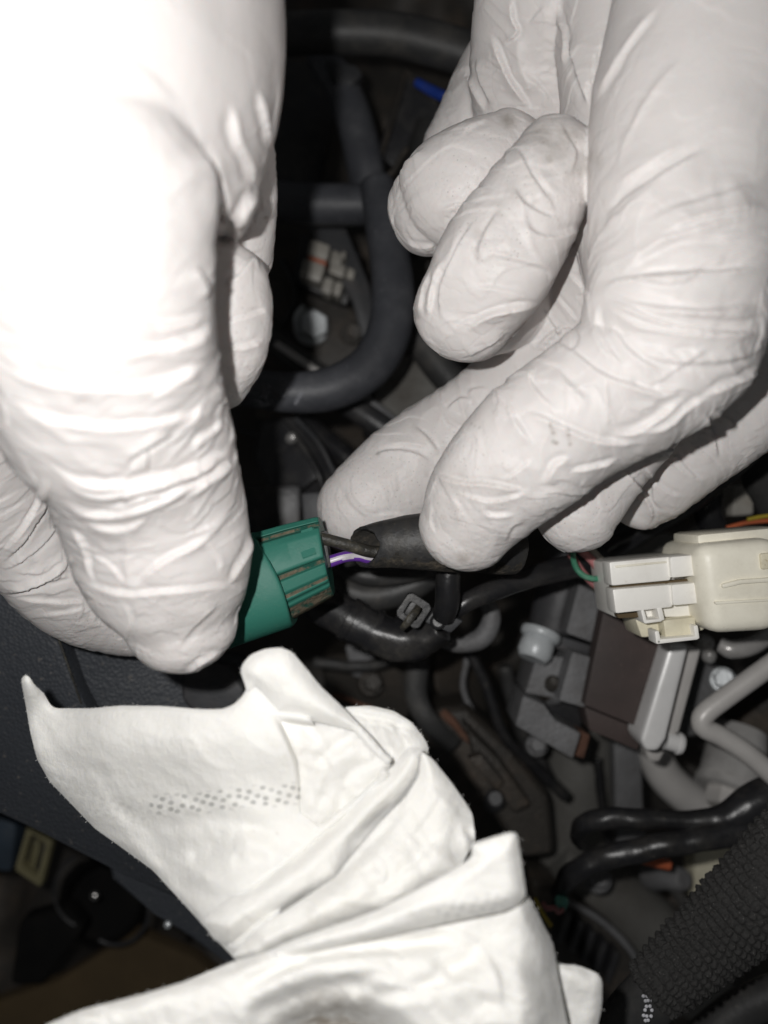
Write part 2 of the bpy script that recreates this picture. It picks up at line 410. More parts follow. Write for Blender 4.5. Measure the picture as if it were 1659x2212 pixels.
def mat_scuff():
    m, nt, bs = nodes_of('pale_scuff'); v = geo_pos(nt)
    n = tex_noise(nt, 900, 5, 0.75, v); a = ramp(nt, n.outputs[0], [(0.46, 0.0), (0.66, 0.55)])
    bs.inputs['Base Color'].default_value = (0.42, 0.43, 0.47, 1); bs.inputs['Roughness'].default_value = 0.7
    nt.links.new(a.outputs[0], bs.inputs['Alpha']); return m
M['scuff'] = mat_scuff()

# ------------------------------------------------------------------ gloved hands
def Z3(p): return [(823 + x / 1.9843, 164.6 + y / 1.9843) for x, y in p]
def Z4(p): return [(x / 2.326, 768 + y / 2.326) for x, y in p]
def Z5(p): return [(494 + x / 2.520, 768 + y / 2.520) for x, y in p]
def Z7(p): return [(1261.8 + x / 4.177, 877.8 + y / 4.177) for x, y in p]
def ZA(p): return [(932.6 + x / 2.284, 548.6 + y / 2.284) for x, y in p]
def ZB(p): return [(960 + x / 2.374, y / 2.374) for x, y in p]
def Z1(p): return [(x / 2.520, y / 2.520) for x, y in p]

def polyline(pts, step=4.0):
    c = catmull([(x, y, 0) for x, y in pts], max(8, int(6 * len(pts))))[:, :2]
    d = np.concatenate([[0], np.cumsum(np.linalg.norm(np.diff(c, axis=0), axis=1))])
    n = max(6, int(d[-1] / step)); s = np.linspace(0, d[-1], n)
    return np.stack([np.interp(s, d, c[:, 0]), np.interp(s, d, c[:, 1])], 1)

def build_hand(name, tubes, strokes, smudges, voxel, label, grips, smooth_iter=8):
    Vs, Fs, off, cl = [], [], 0, []
    for ti, t in enumerate(tubes):
        mm = px2mm(t['pts'])
        V, F = sweep(mm, 80, 96, t.get('flat', 0.92), t.get('cap', (0.9, 0.9)), t.get('sq', 2.0))
        Vs.append(V); Fs += [tuple(i + off for i in f) for f in F]; off += len(V)
        c = catmull(mm, 26)
        s = np.concatenate([[0], np.cumsum(np.linalg.norm(np.diff(c[:, :3], axis=0), axis=1))])
        cl.append((c, s, ti))
    me = mesh_from(np.vstack(Vs), Fs, name)
    bm = bmesh.new(); bm.from_mesh(me); bmesh.ops.recalc_face_normals(bm, faces=bm.faces); bm.to_mesh(me); bm.free()
    o = bpy.data.objects.new(name, me); COL.objects.link(o)
    md = o.modifiers.new('r', 'REMESH'); md.mode = 'VOXEL'; md.voxel_size = voxel * U; md.use_smooth_shade = True
    sm = o.modifiers.new('s', 'SMOOTH'); sm.factor = 0.5; sm.iterations = smooth_iter
    dg = bpy.context.evaluated_depsgraph_get()
    new = bpy.data.meshes.new_from_object(o.evaluated_get(dg)); o.modifiers.clear(); o.data = new; bpy.data.meshes.remove(me)
    new.name = name
    nv = len(new.vertices)
    V = np.zeros(nv * 3); new.vertices.foreach_get('co', V); V = V.reshape(-1, 3) / U
    N = np.zeros(nv * 3); new.vertex_normals.foreach_get('vector', N); N = N.reshape(-1, 3)
    # nearest centre line -> along / around coordinates
    best = np.full(nv, 1e9); S = np.zeros(nv); TI = np.zeros(nv, int); TH = np.zeros(nv); RR = np.zeros(nv)
    for c, s, ti in cl:
        for k in range(len(c)):
            dd = np.linalg.norm(V - c[k, :3], axis=1) / c[k, 3]
            m = dd < best
            best[m] = dd[m]; S[m] = s[k]; TI[m] = ti; RR[m] = c[k, 3]
    disp = np.zeros(nv)
    for c, s, ti in cl:
        t = tubes[ti]; m = TI == ti
        if not m.any(): continue
        # refine s by projection on the local tangent
        ks = np.clip(np.searchsorted(s, S[m]), 0, len(s) - 1)
        tg = np.gradient(c[:, :3], axis=0); tg /= np.linalg.norm(tg, axis=1)[:, None] + 1e-9
        q = V[m] - c[ks, :3]
        sv = S[m] + (q * tg[ks]).sum(1)
        sd = np.cross(tg[ks], [0, 0, 1.0]); sd /= np.linalg.norm(sd, axis=1)[:, None] + 1e-9
        th = np.arctan2(q[:, 2], (q * sd).sum(1)); arc = th * c[ks, 3]
        S[m] = sv; TH[m] = th
        # thin broken film creases: slow rise, quick drop, faded in and out along their length
        for (amp, lam, obl, seed) in t.get('saw', [(0.34, 4.6, 0.35, 1.1 + ti), (0.20, 2.7, -0.25, 6.3 + ti)]):
            one = np.full(len(sv), seed)
            w1 = noise3(np.stack([arc / 9.0, sv / 9.0, one], 1)); w2 = noise3(np.stack([arc / 4.0, sv / 5.0, one + 9.1], 1))
            ph = (sv + obl * arc) / lam + 1.5 * w1 + 0.35 * w2
            k = np.floor(ph); fr = ph - k
            saw = np.where(fr < 0.86, (fr / 0.86) ** 1.7, 1 - sstep(0.86, 1.0, fr))
            msk = sstep(-0.05, 0.38, noise3(np.stack([arc / 6.5 + k * 3.7, k * 1.9, one + 3.3], 1)))
            gain = 0.45 + 0 * sv
            for (u, wd, g) in t.get('joints', []): gain += 1.2 * min(g, 0.6) * np.exp(-((sv - u * s[-1]) / (wd * 1.3)) ** 2)
            disp[m] += amp * gain * msk * (saw - 0.35)
        lump = noise3(np.stack([arc / 9.0, sv / 9.0, np.full(len(sv), ti * 2.3)], 1))
        disp[m] += 0.30 * lump
        for (amp, lam, obl, seed) in t.get('folds', []):
            gain = np.full(len(sv), t.get('base', 0.35))
            for (u, wd, g) in t.get('joints', []):
                gain += g * np.exp(-((sv - u * s[-1]) / wd) ** 2)
            L = sv + obl * arc
            w1 = noise3(np.stack([arc / (lam * 2.6), sv / (lam * 2.6), np.full(len(sv), seed)], 1))
            x = np.stack([L / lam + 1.3 * w1, arc / (lam * 4.2) + 0.5 * w1, np.full(len(sv), seed * 1.7)], 1)
            n = noise3(x)
            rid = (1 - np.abs(n)) ** 1.6
            n2 = noise3(np.stack([L / (lam * 0.55) + 0.9 * w1, arc / (lam * 2.4), np.full(len(sv), seed * 2.9 + 5)], 1))
            disp[m] += gain * amp * (0.95 * (rid - 0.6) + 0.35 * n2 * n2 * np.sign(n2))
    px = 829.5 + V[:, 0] / (D - V[:, 2]) * FPX
    py = 1106.0 - V[:, 1] / (D - V[:, 2]) * FPX
    view = np.stack([-V[:, 0], -V[:, 1], D - V[:, 2]], 1); view /= np.linalg.norm(view, axis=1)[:, None]
    face = (N * view).sum(1)
    cell = 12
    gx = np.clip((px / cell).astype(int) + 10, 0, 199); gy = np.clip((py / cell).astype(int) + 40, 0, 299)
    zb = np.full((200, 300), -1e9); np.maximum.at(zb, (gx, gy), V[:, 2])
    vis = (face > -0.1) & (V[:, 2] > zb[gx, gy] - 5.0)
    wgt = np.where(vis, sstep(-0.1, 0.25, face), 0)
    for st in strokes:
        typ, w, amp, pts = st[:4]
        pl = polyline(pts); a, b = pl.min(0) - 5 * w, pl.max(0) + 5 * w
        idx = np.where((wgt > 0) & (px > a[0]) & (px < b[0]) & (py > a[1]) & (py < b[1]))[0]
        if not len(idx): continue
        q = np.stack([px[idx], py[idx]], 1)
        bd = np.full(len(idx), 1e9); bi = np.zeros(len(idx), int)
        for k in range(len(pl)):
            d2 = ((q - pl[k]) ** 2).sum(1); mm_ = d2 < bd; bd[mm_] = d2[mm_]; bi[mm_] = k
        tg = np.gradient(pl, axis=0); tg /= np.linalg.norm(tg, axis=1)[:, None] + 1e-9
        rel = q - pl[bi]; sgn = tg[bi, 0] * rel[:, 1] - tg[bi, 1] * rel[:, 0]      # + = below / right of travel
        dist = np.sqrt(bd); wob = 1 + 0.35 * noise3(np.stack([q[:, 0] / 45, q[:, 1] / 45, np.full(len(q), w)], 1))
        x = dist / (w * wob); u = bi / (len(pl) - 1)
        end = sstep(0, 0.28, np.minimum(u, 1 - u))
        along = np.abs((rel * tg[bi]).sum(1)); end = end * np.exp(-(along / (2 * w)) ** 2)
        if typ == 'r':   f = np.exp(-(x / 0.95) ** 1.3)
        else:            # film fold: slow rise to a thin edge, then a sharp drop ('f' / 'g' choose the side, 'c' takes either)
            s0 = {'f': 1, 'g': -1}.get(typ, 1 if (int(pts[0][0] * 7 + pts[0][1] * 3) % 3) else -1)
            sx = np.where(sgn > 0, x, -x) * s0
            f = np.where(sx > 0, np.exp(-sx / 2.0), np.exp(sx / 0.32)) - 0.38 * np.exp(-((sx + 0.85) / 0.7) ** 2)
        disp[idx] += 1.1 * amp * f * end * wgt[idx] * min(1.0, 0.45 + len(pl) * 4.0 / 260.0) * (0.7 if typ == 'r' else 1.0)
    V2 = V + N * disp[:, None]
    new.vertices.foreach_set('co', (V2 * U).ravel()); new.update()
    grip = np.zeros(nv)
    for (gx_, gy_, gr) in grips:
        grip = np.maximum(grip, (1 - sstep(gr * 0.55, gr * 1.1, np.hypot(px - gx_, py - gy_))))
    grip *= (vis | (face < 0)).astype(float)
    dirt_shade = np.zeros(nv)
    for (kind, sx, sy, r1, amt) in smudges:
        dirt_shade = np.maximum(dirt_shade, amt * (1 - sstep(0.2, 1.0, np.hypot(px - sx, py - sy) / r1)) * vis)
    for st in strokes:
        if len(st) > 4:
            pl = polyline(st[3]); q = np.stack([px, py], 1)
            bd = np.full(nv, 1e9)
            for k in range(0, len(pl), 2): bd = np.minimum(bd, ((q - pl[k]) ** 2).sum(1))
            dirt_shade = np.maximum(dirt_shade, st[4] * np.exp(-bd / (st[1] * 1.3) ** 2) * vis)
    for nm, arr in (('grip', grip), ('dirt_shade', dirt_shade)):
        at = new.attributes.new(nm, 'FLOAT', 'POINT'); at.data.foreach_set('value', arr.astype(np.float32))
    new.materials.clear(); new.materials.append(M['glove'])
    new.polygons.foreach_set('use_smooth', [True] * len(new.polygons))
    print('hand polys', len(new.polygons))
    tag(o, label, 'hand')
    return o

FJ = [(0.5, 6.0, 0.6, 1.0)]
left_tubes = [
    dict(pts=[(100, -420, 36, 480), (115, -100, 36, 492), (125, 130, 35, 482), (118, 320, 34, 446), (105, 470, 33, 390), (130, 600, 33, 320), (165, 730, 33, 265)], sq=1.9, flat=1.1, cap=(0.5, 0.6), saw=[(0.2, 8.0, 0.4, 2.1)],
         folds=[(0.5, 9, 0.5, 1.2)], base=0.25, joints=[(0.95, 12, 0.5)]),
    dict(pts=[(150, 380, 46, 300), (175, 560, 44, 288), (195, 700, 41, 268), (235, 860, 35, 250), (295, 985, 29, 214), (330, 1100, 23, 200), (352, 1200, 21, 190), (378, 1290, 19, 160), (392, 1345, 18, 122)],
         flat=0.86, cap=(0.7, 0.9), folds=[(0.5, 6.0, -0.3, 3.3), (0.2, 2.6, -0.25, 7.9)], base=0.1, joints=[(0.42, 8, 0.35), (0.72, 7, 0.3)]),
    dict(pts=[(430, 200, 24, 140), (470, 330, 20, 122), (480, 450, 15, 117), (478, 540, 11, 112)], folds=[(0.4, 4.5, 0.2, 5.1)], base=0.5, cap=(0.8, 0.8)),
    dict(pts=[(470, 610, 21, 112), (474, 670, 20, 114), (468, 740, 18, 112), (455, 800, 15, 92)], folds=[(0.35, 4.0, 0.15, 6.6)], base=0.6, cap=(0.8, 0.95)),
    dict(pts=[(-260, 700, 26, 210), (-130, 880, 18, 190), (-45, 1030, 10, 142), (40, 1150, 2, 112), (150, 1260, -6, 112), (250, 1310, -12, 104), (330, 1330, -14, 90)],
         folds=[(0.4, 5.2, 0.3, 8.8), (0.2, 2.4, 0.2, 2.7)], base=0.15, joints=[(0.62, 6, 0.5)]),
    dict(pts=[(-260, 100, 40, 300), (-150, 500, 34, 300), (-120, 800, 24, 220)], cap=(0.6, 0.8)),
]
left_strokes = [
    ('c', 15, 0.55, Z4([(0, 190), (150, 270), (300, 330), (500, 360), (700, 350), (900, 310), (1050, 270), (1115, 215)])),
    ('f', 17, 0.75, Z4([(0, 60), (200, 120), (400, 150), (700, 160), (900, 100), (1060, 20)])),
    ('f', 14, 0.9, Z4([(250, 560), (420, 640), (600, 650), (800, 620), (1000, 560), (1185, 440)])),
    ('c', 9, 0.5, Z4([(280, 600), (480, 690), (750, 640), (950, 575), (1150, 480)])),
    ('f', 11, 0.75, Z4([(290, 710), (480, 795), (700, 760), (900, 670), (1060, 600), (1180, 520)])),
    ('c', 8, 0.45, Z4([(500, 780), (640, 740), (720, 700), (850, 690), (930, 680)])),
    ('f', 10, 0.5, Z4([(430, 840), (600, 870), (720, 820), (740, 790)])),
    ('r', 12, 0.5, Z4([(640, 860), (645, 980), (640, 1080), (648, 1190)])),
    ('f', 9, 0.55, Z4([(380, 1130), (470, 1165), (640, 1200), (900, 1178), (1130, 1160), (1262, 1195)])),
    ('c', 11, 0.6, Z4([(665, 1185), (760, 1080), (880, 1000), (1010, 930), (1080, 880)])),
    ('r', 12, 0.55, Z4([(830, 1020), (950, 970), (1080, 860), (1190, 750)])),
    ('c', 9, 0.6, Z4([(1150, 1160), (1190, 1070), (1240, 980), (1255, 880)])),
    ('c', 8, 0.35, Z4([(1010, 930), (1100, 1020), (1110, 1100)])),
    ('f', 10, 0.5, Z4([(930, 740), (960, 680), (1060, 600), (1190, 520)])),
    ('c', 10, 0.5, Z4([(620, 580), (660, 500), (760, 430), (880, 390)])),
    ('c', 8, 0.55, Z4([(990, 490), (985, 430), (1060, 370), (1110, 300)])),
    ('c', 8, 0.45, Z4([(800, 480), (740, 460), (740, 600)])),
    ('r', 14, 0.7, Z4([(1090, 330), (1150, 400), (1185, 450)])),
    ('r', 14, 0.7, Z4([(1090, 150), (1110, 190), (1110, 250)])),
    ('f', 14, 0.4, Z4([(740, 230), (800, 170), (1000, 50)])),
    ('c', 8, 0.35, Z4([(450, 1010), (560, 1060), (630, 1160)])),
    ('c', 9, 0.4, Z4([(350, 850), (420, 950), (440, 1080), (470, 1160)])),
    ('c', 10, 0.3, Z4([(880, 1480), (980, 1360), (1110, 1230)])),
    ('c', 9, 0.3, Z4([(620, 1230), (660, 1330), (640, 1420), (690, 1500)])),
    ('f', 8, 0.5, Z4([(920, 1600), (1020, 1530), (1130, 1480)])),
    ('c', 10, 0.35, Z4([(1010, 230), (960, 320), (920, 330)])),
    # thumb
    ('c', 7, 0.7, Z4([(255, 600), (230, 720), (160, 860), (60, 990), (0, 1050)]), 0.15),  # last value also darkens the colour, painted shade between the thumb folds
    ('c', 6, 0.55, Z4([(215, 590), (190, 720), (120, 850), (0, 1000)])),
    ('c', 5, 0.4, Z4([(300, 760), (280, 860), (200, 960), (90, 1040), (0, 1075)])),
    ('f', 8, 0.7, Z4([(375, 1000), (310, 1080), (180, 1150), (0, 1190)])),
    ('c', 7, 0.5, Z4([(0, 1205), (150, 1170), (300, 1120), (400, 1105)])),
    ('c', 7, 0.4, Z4([(60, 1215), (250, 1240), (430, 1240), (500, 1245)])),
    ('c', 7, 0.35, Z4([(200, 1300), (330, 1290), (480, 1250)])),
    ('r', 8, 0.3, Z4([(340, 1330), (440, 1350), (560, 1330)])),
    # knuckle and back of the hand
    ('c', 16, 1.0, Z1([(1250, 1300), (1190, 1150), (1130, 950), (1060, 760)])),
    ('c', 12, 0.8, Z1([(1270, 1270), (1310, 1130), (1400, 1020)])),
    ('r', 18, 0.8, Z1([(1230, 1240), (1230, 1100), (1190, 950), (1130, 780)])),
    ('r', 14, 0.7, Z1([(1290, 1240), (1340, 1100), (1350, 950)])),
    ('c', 14, 0.7, Z1([(1390, 1050), (1350, 900), (1280, 750), (1260, 550)])),
    ('c', 12, 0.6, Z1([(1480, 830), (1440, 700), (1400, 480)])),
    ('c', 14, 0.7, Z1([(1100, 1640), (1120, 1560), (1060, 1450)])),
    ('f', 14, 0.9, Z1([(640, 1715), (800, 1760), (950, 1770), (1160, 1720)])),
    ('f', 12, 0.8, Z1([(900, 1830), (1020, 1830), (1160, 1760)])),
    ('f', 14, 0.7, Z1([(520, 1890), (760, 1900), (1000, 1870), (1160, 1800)])),
    # middle finger behind
    ('c', 7, 0.4, Z1([(1215, 1760), (1330, 1730), (1485, 1680)])),
    ('f', 8, 0.5, Z1([(1210, 1890), (1320, 1890), (1450, 1850)])),
    ('f', 9, 0.6, Z1([(1210, 1560), (1300, 1500), (1375, 1410), (1430, 1480)])),
]
left_smudges = [('s', 430, 1330, 90, 0.16), ('s', 505, 1250, 50, 0.22), ('s', 330, 1400, 50, 0.2), ('s', 120, 1300, 60, 0.18), ('s', 540, 650, 60, 0.15), ('s', 300, 1120, 40, 0.1), ('s', 385, 1385, 60, 0.10), ('s', 205, 1335, 70, 0.12), ('s', 572, 470, 7, 0.9), ('s', 470, 1370, 40, 0.12)]
left_grips = [(400, 1380, 150), (530, 740, 170), (230, 1370, 120), (560, 460, 90)]

right_tubes = [
    # index: knuckle, bend, tip
    dict(pts=[(1640, -250, 20, 260), (1570, 0, 21, 240), (1502, 240, 22, 222), (1480, 430, 23, 207), (1475, 560, 24, 200), (1450, 690, 24, 192)], flat=0.85, cap=(0.5, 0.75), saw=[(0.16, 7.0, 0.6, 3.1)],
         folds=[(0.5, 6.5, 0.55, 2.2), (0.3, 3.0, 0.6, 8.2)], base=0.14, joints=[(0.9, 9, 0.5)]),
    dict(pts=[(1490, 640, 23, 185), (1440, 755, 23, 182), (1330, 840, 21, 162), (1210, 920, 19, 150), (1110, 1005, 16, 142), (1040, 1080, 13, 124), (1003, 1140, 11, 102)],
         flat=0.88, cap=(0.8, 0.92), folds=[(0.45, 5.5, 0.3, 4.4), (0.2, 2.4, 0.2, 9.1)], base=0.15, joints=[(0.12, 8, 0.4), (0.6, 6, 0.4)]),
    # curled fingers
    dict(pts=[(1200, 345, 15, 88), (1172, 402, 15, 108), (1128, 472, 14, 119), (1066, 575, 12, 130), (1008, 672, 9, 112)], flat=0.95, cap=(1.0, 0.98), sq=2.3,
         folds=[(0.4, 5.5, 0.5, 6.2), (0.15, 2.2, -0.6, 1.9)], base=0.25, joints=[(0.25, 6, 0.3)]),
    dict(pts=[(1012, 675, 4, 105), (1080, 640, -6, 120), (1190, 560, -12, 130)]),
    dict(pts=[(1110, 330, 4, 90), (1040, 375, 4, 112), (975, 418, 2, 117), (938, 450, -1, 98)], cap=(0.8, 1.05), sq=2.3,
         folds=[(0.35, 4.5, 0.4, 3.7)], base=0.4),
    dict(pts=[(940, 450, -4, 95), (1010, 430, -12, 115), (1130, 400, -16, 140)]),
    # palm
    dict(pts=[(1300, -300, 6, 270), (1245, -40, 3, 215), (1215, 130, -5, 200), (1225, 330, -13, 190), (1260, 540, -13, 165), (1290, 690, -8, 120)], flat=0.75, cap=(0.4, 0.8),
         folds=[(0.6, 7, 0.5, 5.9), (0.3, 3.5, 0.4, 2.9)], base=0.5),
    dict(pts=[(1450, -250, 10, 280), (1400, 100, 8, 195), (1400, 420, 6, 170), (1430, 640, 10, 150)], flat=0.9, cap=(0.4, 0.8)),
    dict(pts=[(1130, 160, -14, 130), (1070, 250, -18, 125), (1000, 330, -20, 90)], folds=[(0.35, 4.5, 0.4, 3.9)], base=0.7),
    # thumb reaching behind the conduit
    dict(pts=[(1330, 560, -2, 150), (1260, 690, -8, 130), (1165, 800, -13, 118), (1070, 888, -16, 112), (960, 965, -17, 110), (870, 1030, -16.5, 112), (800, 1078, -15, 100), (778, 1095, -15, 94)],
         flat=0.85, cap=(0.8, 1.0), folds=[(0.35, 4.2, -0.3, 7.1)], base=0.3, joints=[(0.66, 6, 1.0)]),
    # middle finger tip below the index and the finger behind it
    dict(pts=[(1420, 800, 8, 130), (1350, 920, 6, 112), (1285, 1020, 4, 100), (1250, 1090, 3, 96), (1245, 1105, 3, 92)], cap=(0.8, 0.98), folds=[(0.3, 4, 0.3, 2.6)], base=0.4),
    dict(pts=[(1760, 640, -2, 190), (1640, 790, -4, 165), (1540, 895, -6, 135), (1455, 990, -8, 108), (1400, 1060, -10, 84), (1370, 1100, -11, 60)],
         folds=[(0.5, 4.6, 0.25, 4.9), (0.2, 2.4, 0.1, 6.1)], base=0.4, cap=(0.5, 0.6)),
]
right_strokes = [
    ('c', 12, 0.8, Z3([(925, 915), (1040, 882), (1140, 866), (1250, 852), (1400, 842), (1560, 830), (1659, 805)]), 0.10),
    ('f', 12, 0.6, Z3([(940, 915), (1050, 965), (1200, 1000), (1400, 1012), (1659, 965)])),
    ('c', 10, 0.55, Z3([(950, 965), (1010, 1010), (1150, 1075), (1400, 1110), (1659, 1090)])),
    ('c', 16, 0.45, Z3([(1080, 790), (1250, 700), (1450, 640), (1659, 580)])),
    ('c', 14, 0.4, Z3([(1000, 880), (1130, 760), (1280, 690), (1480, 690), (1659, 650)])),
    ('c', 18, 0.4, Z3([(940, 660), (1080, 550), (1210, 440)])),
    ('r', 9, 0.28, Z3([(1010, 420), (1060, 250), (1170, 80), (1240, -20)])),
    ('c', 14, 0.3, Z3([(1120, 640), (1300, 560), (1500, 500), (1659, 430)])),
    ('f', 10, 0.6, Z3([(700, 1110), (830, 1195), (950, 1280), (1100, 1335), (1280, 1390)])),
    ('c', 10, 0.5, Z3([(930, 965), (935, 1080), (1000, 1200), (1060, 1260)])),
    ('c', 9, 0.4, Z3([(830, 1070), (860, 1130), (800, 1200)])),
    ('f', 12, 0.6, Z3([(1370, 1375), (1500, 1320), (1659, 1250)])),
    ('c', 12, 0.4, Z3([(1060, 1180), (1250, 1220), (1450, 1220), (1659, 1180)])),
    ('c', 9, 0.35, Z3([(1100, 1290), (1180, 1330), (1300, 1340)])),
    # curled finger in front
    ('f', 10, 0.7, Z3([(575, 290), (600, 350), (645, 430), (720, 540), (755, 600)])),
    ('c', 11, 0.6, Z3([(550, 460), (600, 540), (680, 590), (775, 612)])),
    ('c', 11, 0.5, Z3([(600, 600), (650, 670), (740, 690), (885, 640)])),
    ('c', 10, 0.5, Z3([(505, 570), (440, 690), (412, 800)]), 0.35),
    ('c', 9, 0.4, Z3([(760, 190), (790, 260), (832, 340), (800, 430)]), 0.3),
    ('c', 10, 0.45, Z3([(450, 760), (600, 790), (740, 835)])),
    ('c', 12, 0.35, Z3([(380, 905), (520, 915), (690, 960)])),
    ('c', 8, 0.6, Z3([(255, 1060), (262, 900), (340, 720), (410, 600)])),
    ('c', 7, 0.5, Z3([(205, 1050), (225, 900), (270, 780)])),
    ('c', 6, 0.45, Z3([(165, 1040), (185, 930), (220, 830)])),
    ('f', 8, 0.5, Z3([(290, 1095), (420, 1030), (560, 992), (700, 970)])),
    ('c', 8, 0.3, Z3([(330, 1215), (450, 1160), (540, 1090)])),
    ('r', 10, 0.4, Z3([(560, 420), (600, 560), (640, 720), (700, 830)])),
    ('c', 9, 0.4, Z3([(640, 380), (700, 470), (740, 570)])),
    # curled finger behind
    ('f', 10, 0.5, Z3([(240, 580), (320, 553), (400, 540)])), ('f', 9, 0.5, Z3([(330, 530), (400, 490), (450, 465)])),
    ('c', 8, 0.35, Z3([(350, 265), (380, 220), (470, 180)])), ('c', 8, 0.5, Z3([(40, 440), (85, 390), (190, 300)])),
    ('c', 8, 0.4, Z3([(45, 480), (70, 430), (110, 390)])), ('f', 8, 0.4, Z3([(100, 705), (180, 730), (255, 715)])),
    # palm
    ('c', 9, 0.9, ZB([(230, 170), (280, 270), (330, 390), (400, 500), (445, 570)])), ('r', 18, 0.9, ZB([(370, 150), (380, 260), (400, 360), (460, 500)])),
    ('c', 7, 0.6, ZB([(560, 10), (600, 90), (625, 200), (610, 360)])), ('c', 8, 0.6, ZB([(290, 240), (375, 165), (350, 90), (345, -30)])), ('c', 6, 0.4, ZB([(430, 130), (520, 20)])),
    ('c', 12, 0.8, ZB([(630, 180), (690, 370), (745, 550)])), ('c', 8, 0.7, ZB([(110, 350), (160, 460), (215, 580)])), ('c', 8, 0.6, ZB([(165, 290), (190, 420), (245, 550)])),
    ('c', 8, 0.4, ZB([(420, 380), (510, 470), (560, 560)])),
    # base of the index
    ('r', 7, 0.35, ZB([(950, 690), (1010, 560), (1100, 430), (1230, 290)])), ('c', 12, 0.55, ZB([(795, 1140), (950, 1010), (1150, 880), (1370, 750)])),
    ('c', 10, 0.5, ZB([(770, 540), (830, 420), (950, 220), (1110, 10)])),
    ('c', 11, 0.5, ZB([(1090, 1210), (1300, 1130), (1500, 1085), (1659, 1060)])), ('c', 14, 0.4, ZB([(850, 980), (1050, 850), (1250, 720)])),
    # bend and middle joint of the index
    ('f', 8, 0.6, ZA([(500, 470), (540, 440), (600, 385), (680, 350)])), ('c', 7, 0.5, ZA([(515, 550), (490, 620), (530, 690), (610, 770)])),
    ('f', 10, 0.65, ZA([(410, 775), (520, 800), (640, 850), (780, 910), (880, 930), (1050, 930)])), ('c', 9, 0.5, ZA([(330, 710), (400, 790), (430, 850), (485, 930)])),
    ('r', 5, 0.45, ZA([(852, 600), (860, 700), (868, 885)])), ('f', 13, 0.7, ZA([(880, 895), (990, 880), (1100, 820), (1200, 745), (1270, 705)])),
    ('c', 12, 0.55, ZA([(1010, 870), (1130, 850), (1250, 765), (1390, 690)])), ('c', 9, 0.55, ZA([(800, 340), (830, 440), (890, 530)])), ('c', 11, 0.55, ZA([(870, 330), (930, 420), (1000, 500), (1150, 590)])),
    ('f', 9, 0.7, ZA([(820, 190), (880, 235), (960, 262), (1100, 320), (1250, 362), (1450, 385), (1659, 400)])), ('c', 8, 0.5, ZA([(840, 172), (960, 130), (1040, 122), (1160, 150), (1310, 118)])),
    ('c', 11, 0.5, ZA([(1100, 260), (1300, 300), (1500, 312), (1659, 292)])), ('c', 12, 0.8, ZA([(555, 1140), (610, 1040), (690, 1005)])), ('f', 8, 0.6, ZA([(670, 1080), (740, 1062), (850, 1040), (925, 1008)])),
    ('c', 8, 0.4, ZA([(690, 350), (690, 430), (720, 500)])), ('c', 8, 0.4, ZA([(980, 600), (1000, 650), (1140, 690)])), ('c', 14, 0.5, ZA([(600, 560), (720, 690), (800, 740)])),
    ('c', 3, 0.05, ZA([(588, 845), (596, 865), (606, 890)]), 1.6), ('c', 3, 0.05, ZA([(672, 870), (676, 900), (681, 935)]), 1.8), ('c', 3, 0.05, ZA([(600, 925), (612, 930), (622, 932)]), 1.5), ('c', 2.5, 0.05, ZA([(200, 840), (225, 855), (250, 860)]), 0.9),
    ('f', 9, 0.6, ZA([(150, 395), (250, 312), (360, 262), (510, 238)])),
    ('c', 8, 0.5, Z3([(800, 840), (860, 900), (900, 960)])), ('c', 7, 0.4, Z3([(740, 930), (800, 1000), (850, 1060)])), ('c', 7, 0.4, Z3([(690, 990), (740, 1060), (770, 1120)])),
    # index tip
    ('f', 8, 0.6, Z5([(1080, 640), (1170, 665), (1280, 692), (1400, 700), (1659, 740)]), 0.35),
    ('c', 8, 0.4, Z5([(1240, 740), (1330, 772), (1450, 792), (1659, 735)]), 0.25),
    ('f', 7, 0.5, Z5([(1385, 800), (1395, 850), (1450, 872), (1560, 862)])),
    ('c', 8, 0.3, Z5([(1540, 330), (1610, 410), (1659, 500)])), ('c', 9, 0.4, Z5([(1430, 200), (1510, 260), (1580, 350)])),
    ('c', 9, 0.35, Z5([(1210, 760), (1262, 850), (1250, 930)])), ('c', 9, 0.4, Z5([(1500, 1020), (1545, 930), (1625, 905)])),
    ('c', 7, 0.25, Z5([(1110, 800), (1100, 900), (1120, 980)])), ('r', 10, 0.3, Z5([(1440, 880), (1460, 980), (1420, 1080)])),
    ('c', 9, 0.4, Z5([(1659, 560), (1560, 640), (1480, 690)])),
    # thumb
    ('f', 7, 0.5, Z5([(770, 545), (880, 520), (1000, 532), (1120, 590)])), ('c', 7, 0.4, Z5([(835, 495), (960, 482), (1100, 510)])),
    ('f', 5, 0.6, Z5([(1010, 385), (1090, 460), (1150, 545)]), 0.3), ('c', 8, 0.3, Z5([(800, 870), (900, 862), (980, 880)])),
    ('f', 7, 0.5, Z5([(1180, 300), (1250, 240), (1330, 235)])), ('c', 7, 0.4, Z5([(1290, 215), (1350, 180), (1420, 180)])),
    # finger behind, lower right
    ('f', 6, 0.6, Z7([(350, 560), (550, 800), (620, 960), (590, 1090)])), ('c', 6, 0.4, Z7([(700, 400), (880, 570), (950, 640)])),
    ('c', 7, 0.4, Z7([(600, 640), (750, 770), (900, 825)])), ('f', 7, 0.7, Z7([(1090, 40), (1165, 250), (1215, 490)])),
    ('c', 6, 0.4, Z7([(900, 280), (1100, 440), (1195, 540)])), ('f', 7, 0.6, Z7([(1150, 40), (1300, 110), (1400, 220)])),
    ('c', 7, 0.45, Z7([(480, 480), (600, 640), (640, 860), (740, 930)])), ('f', 8, 0.5, Z7([(760, 330), (840, 460), (1000, 640), (1090, 650)])),
]
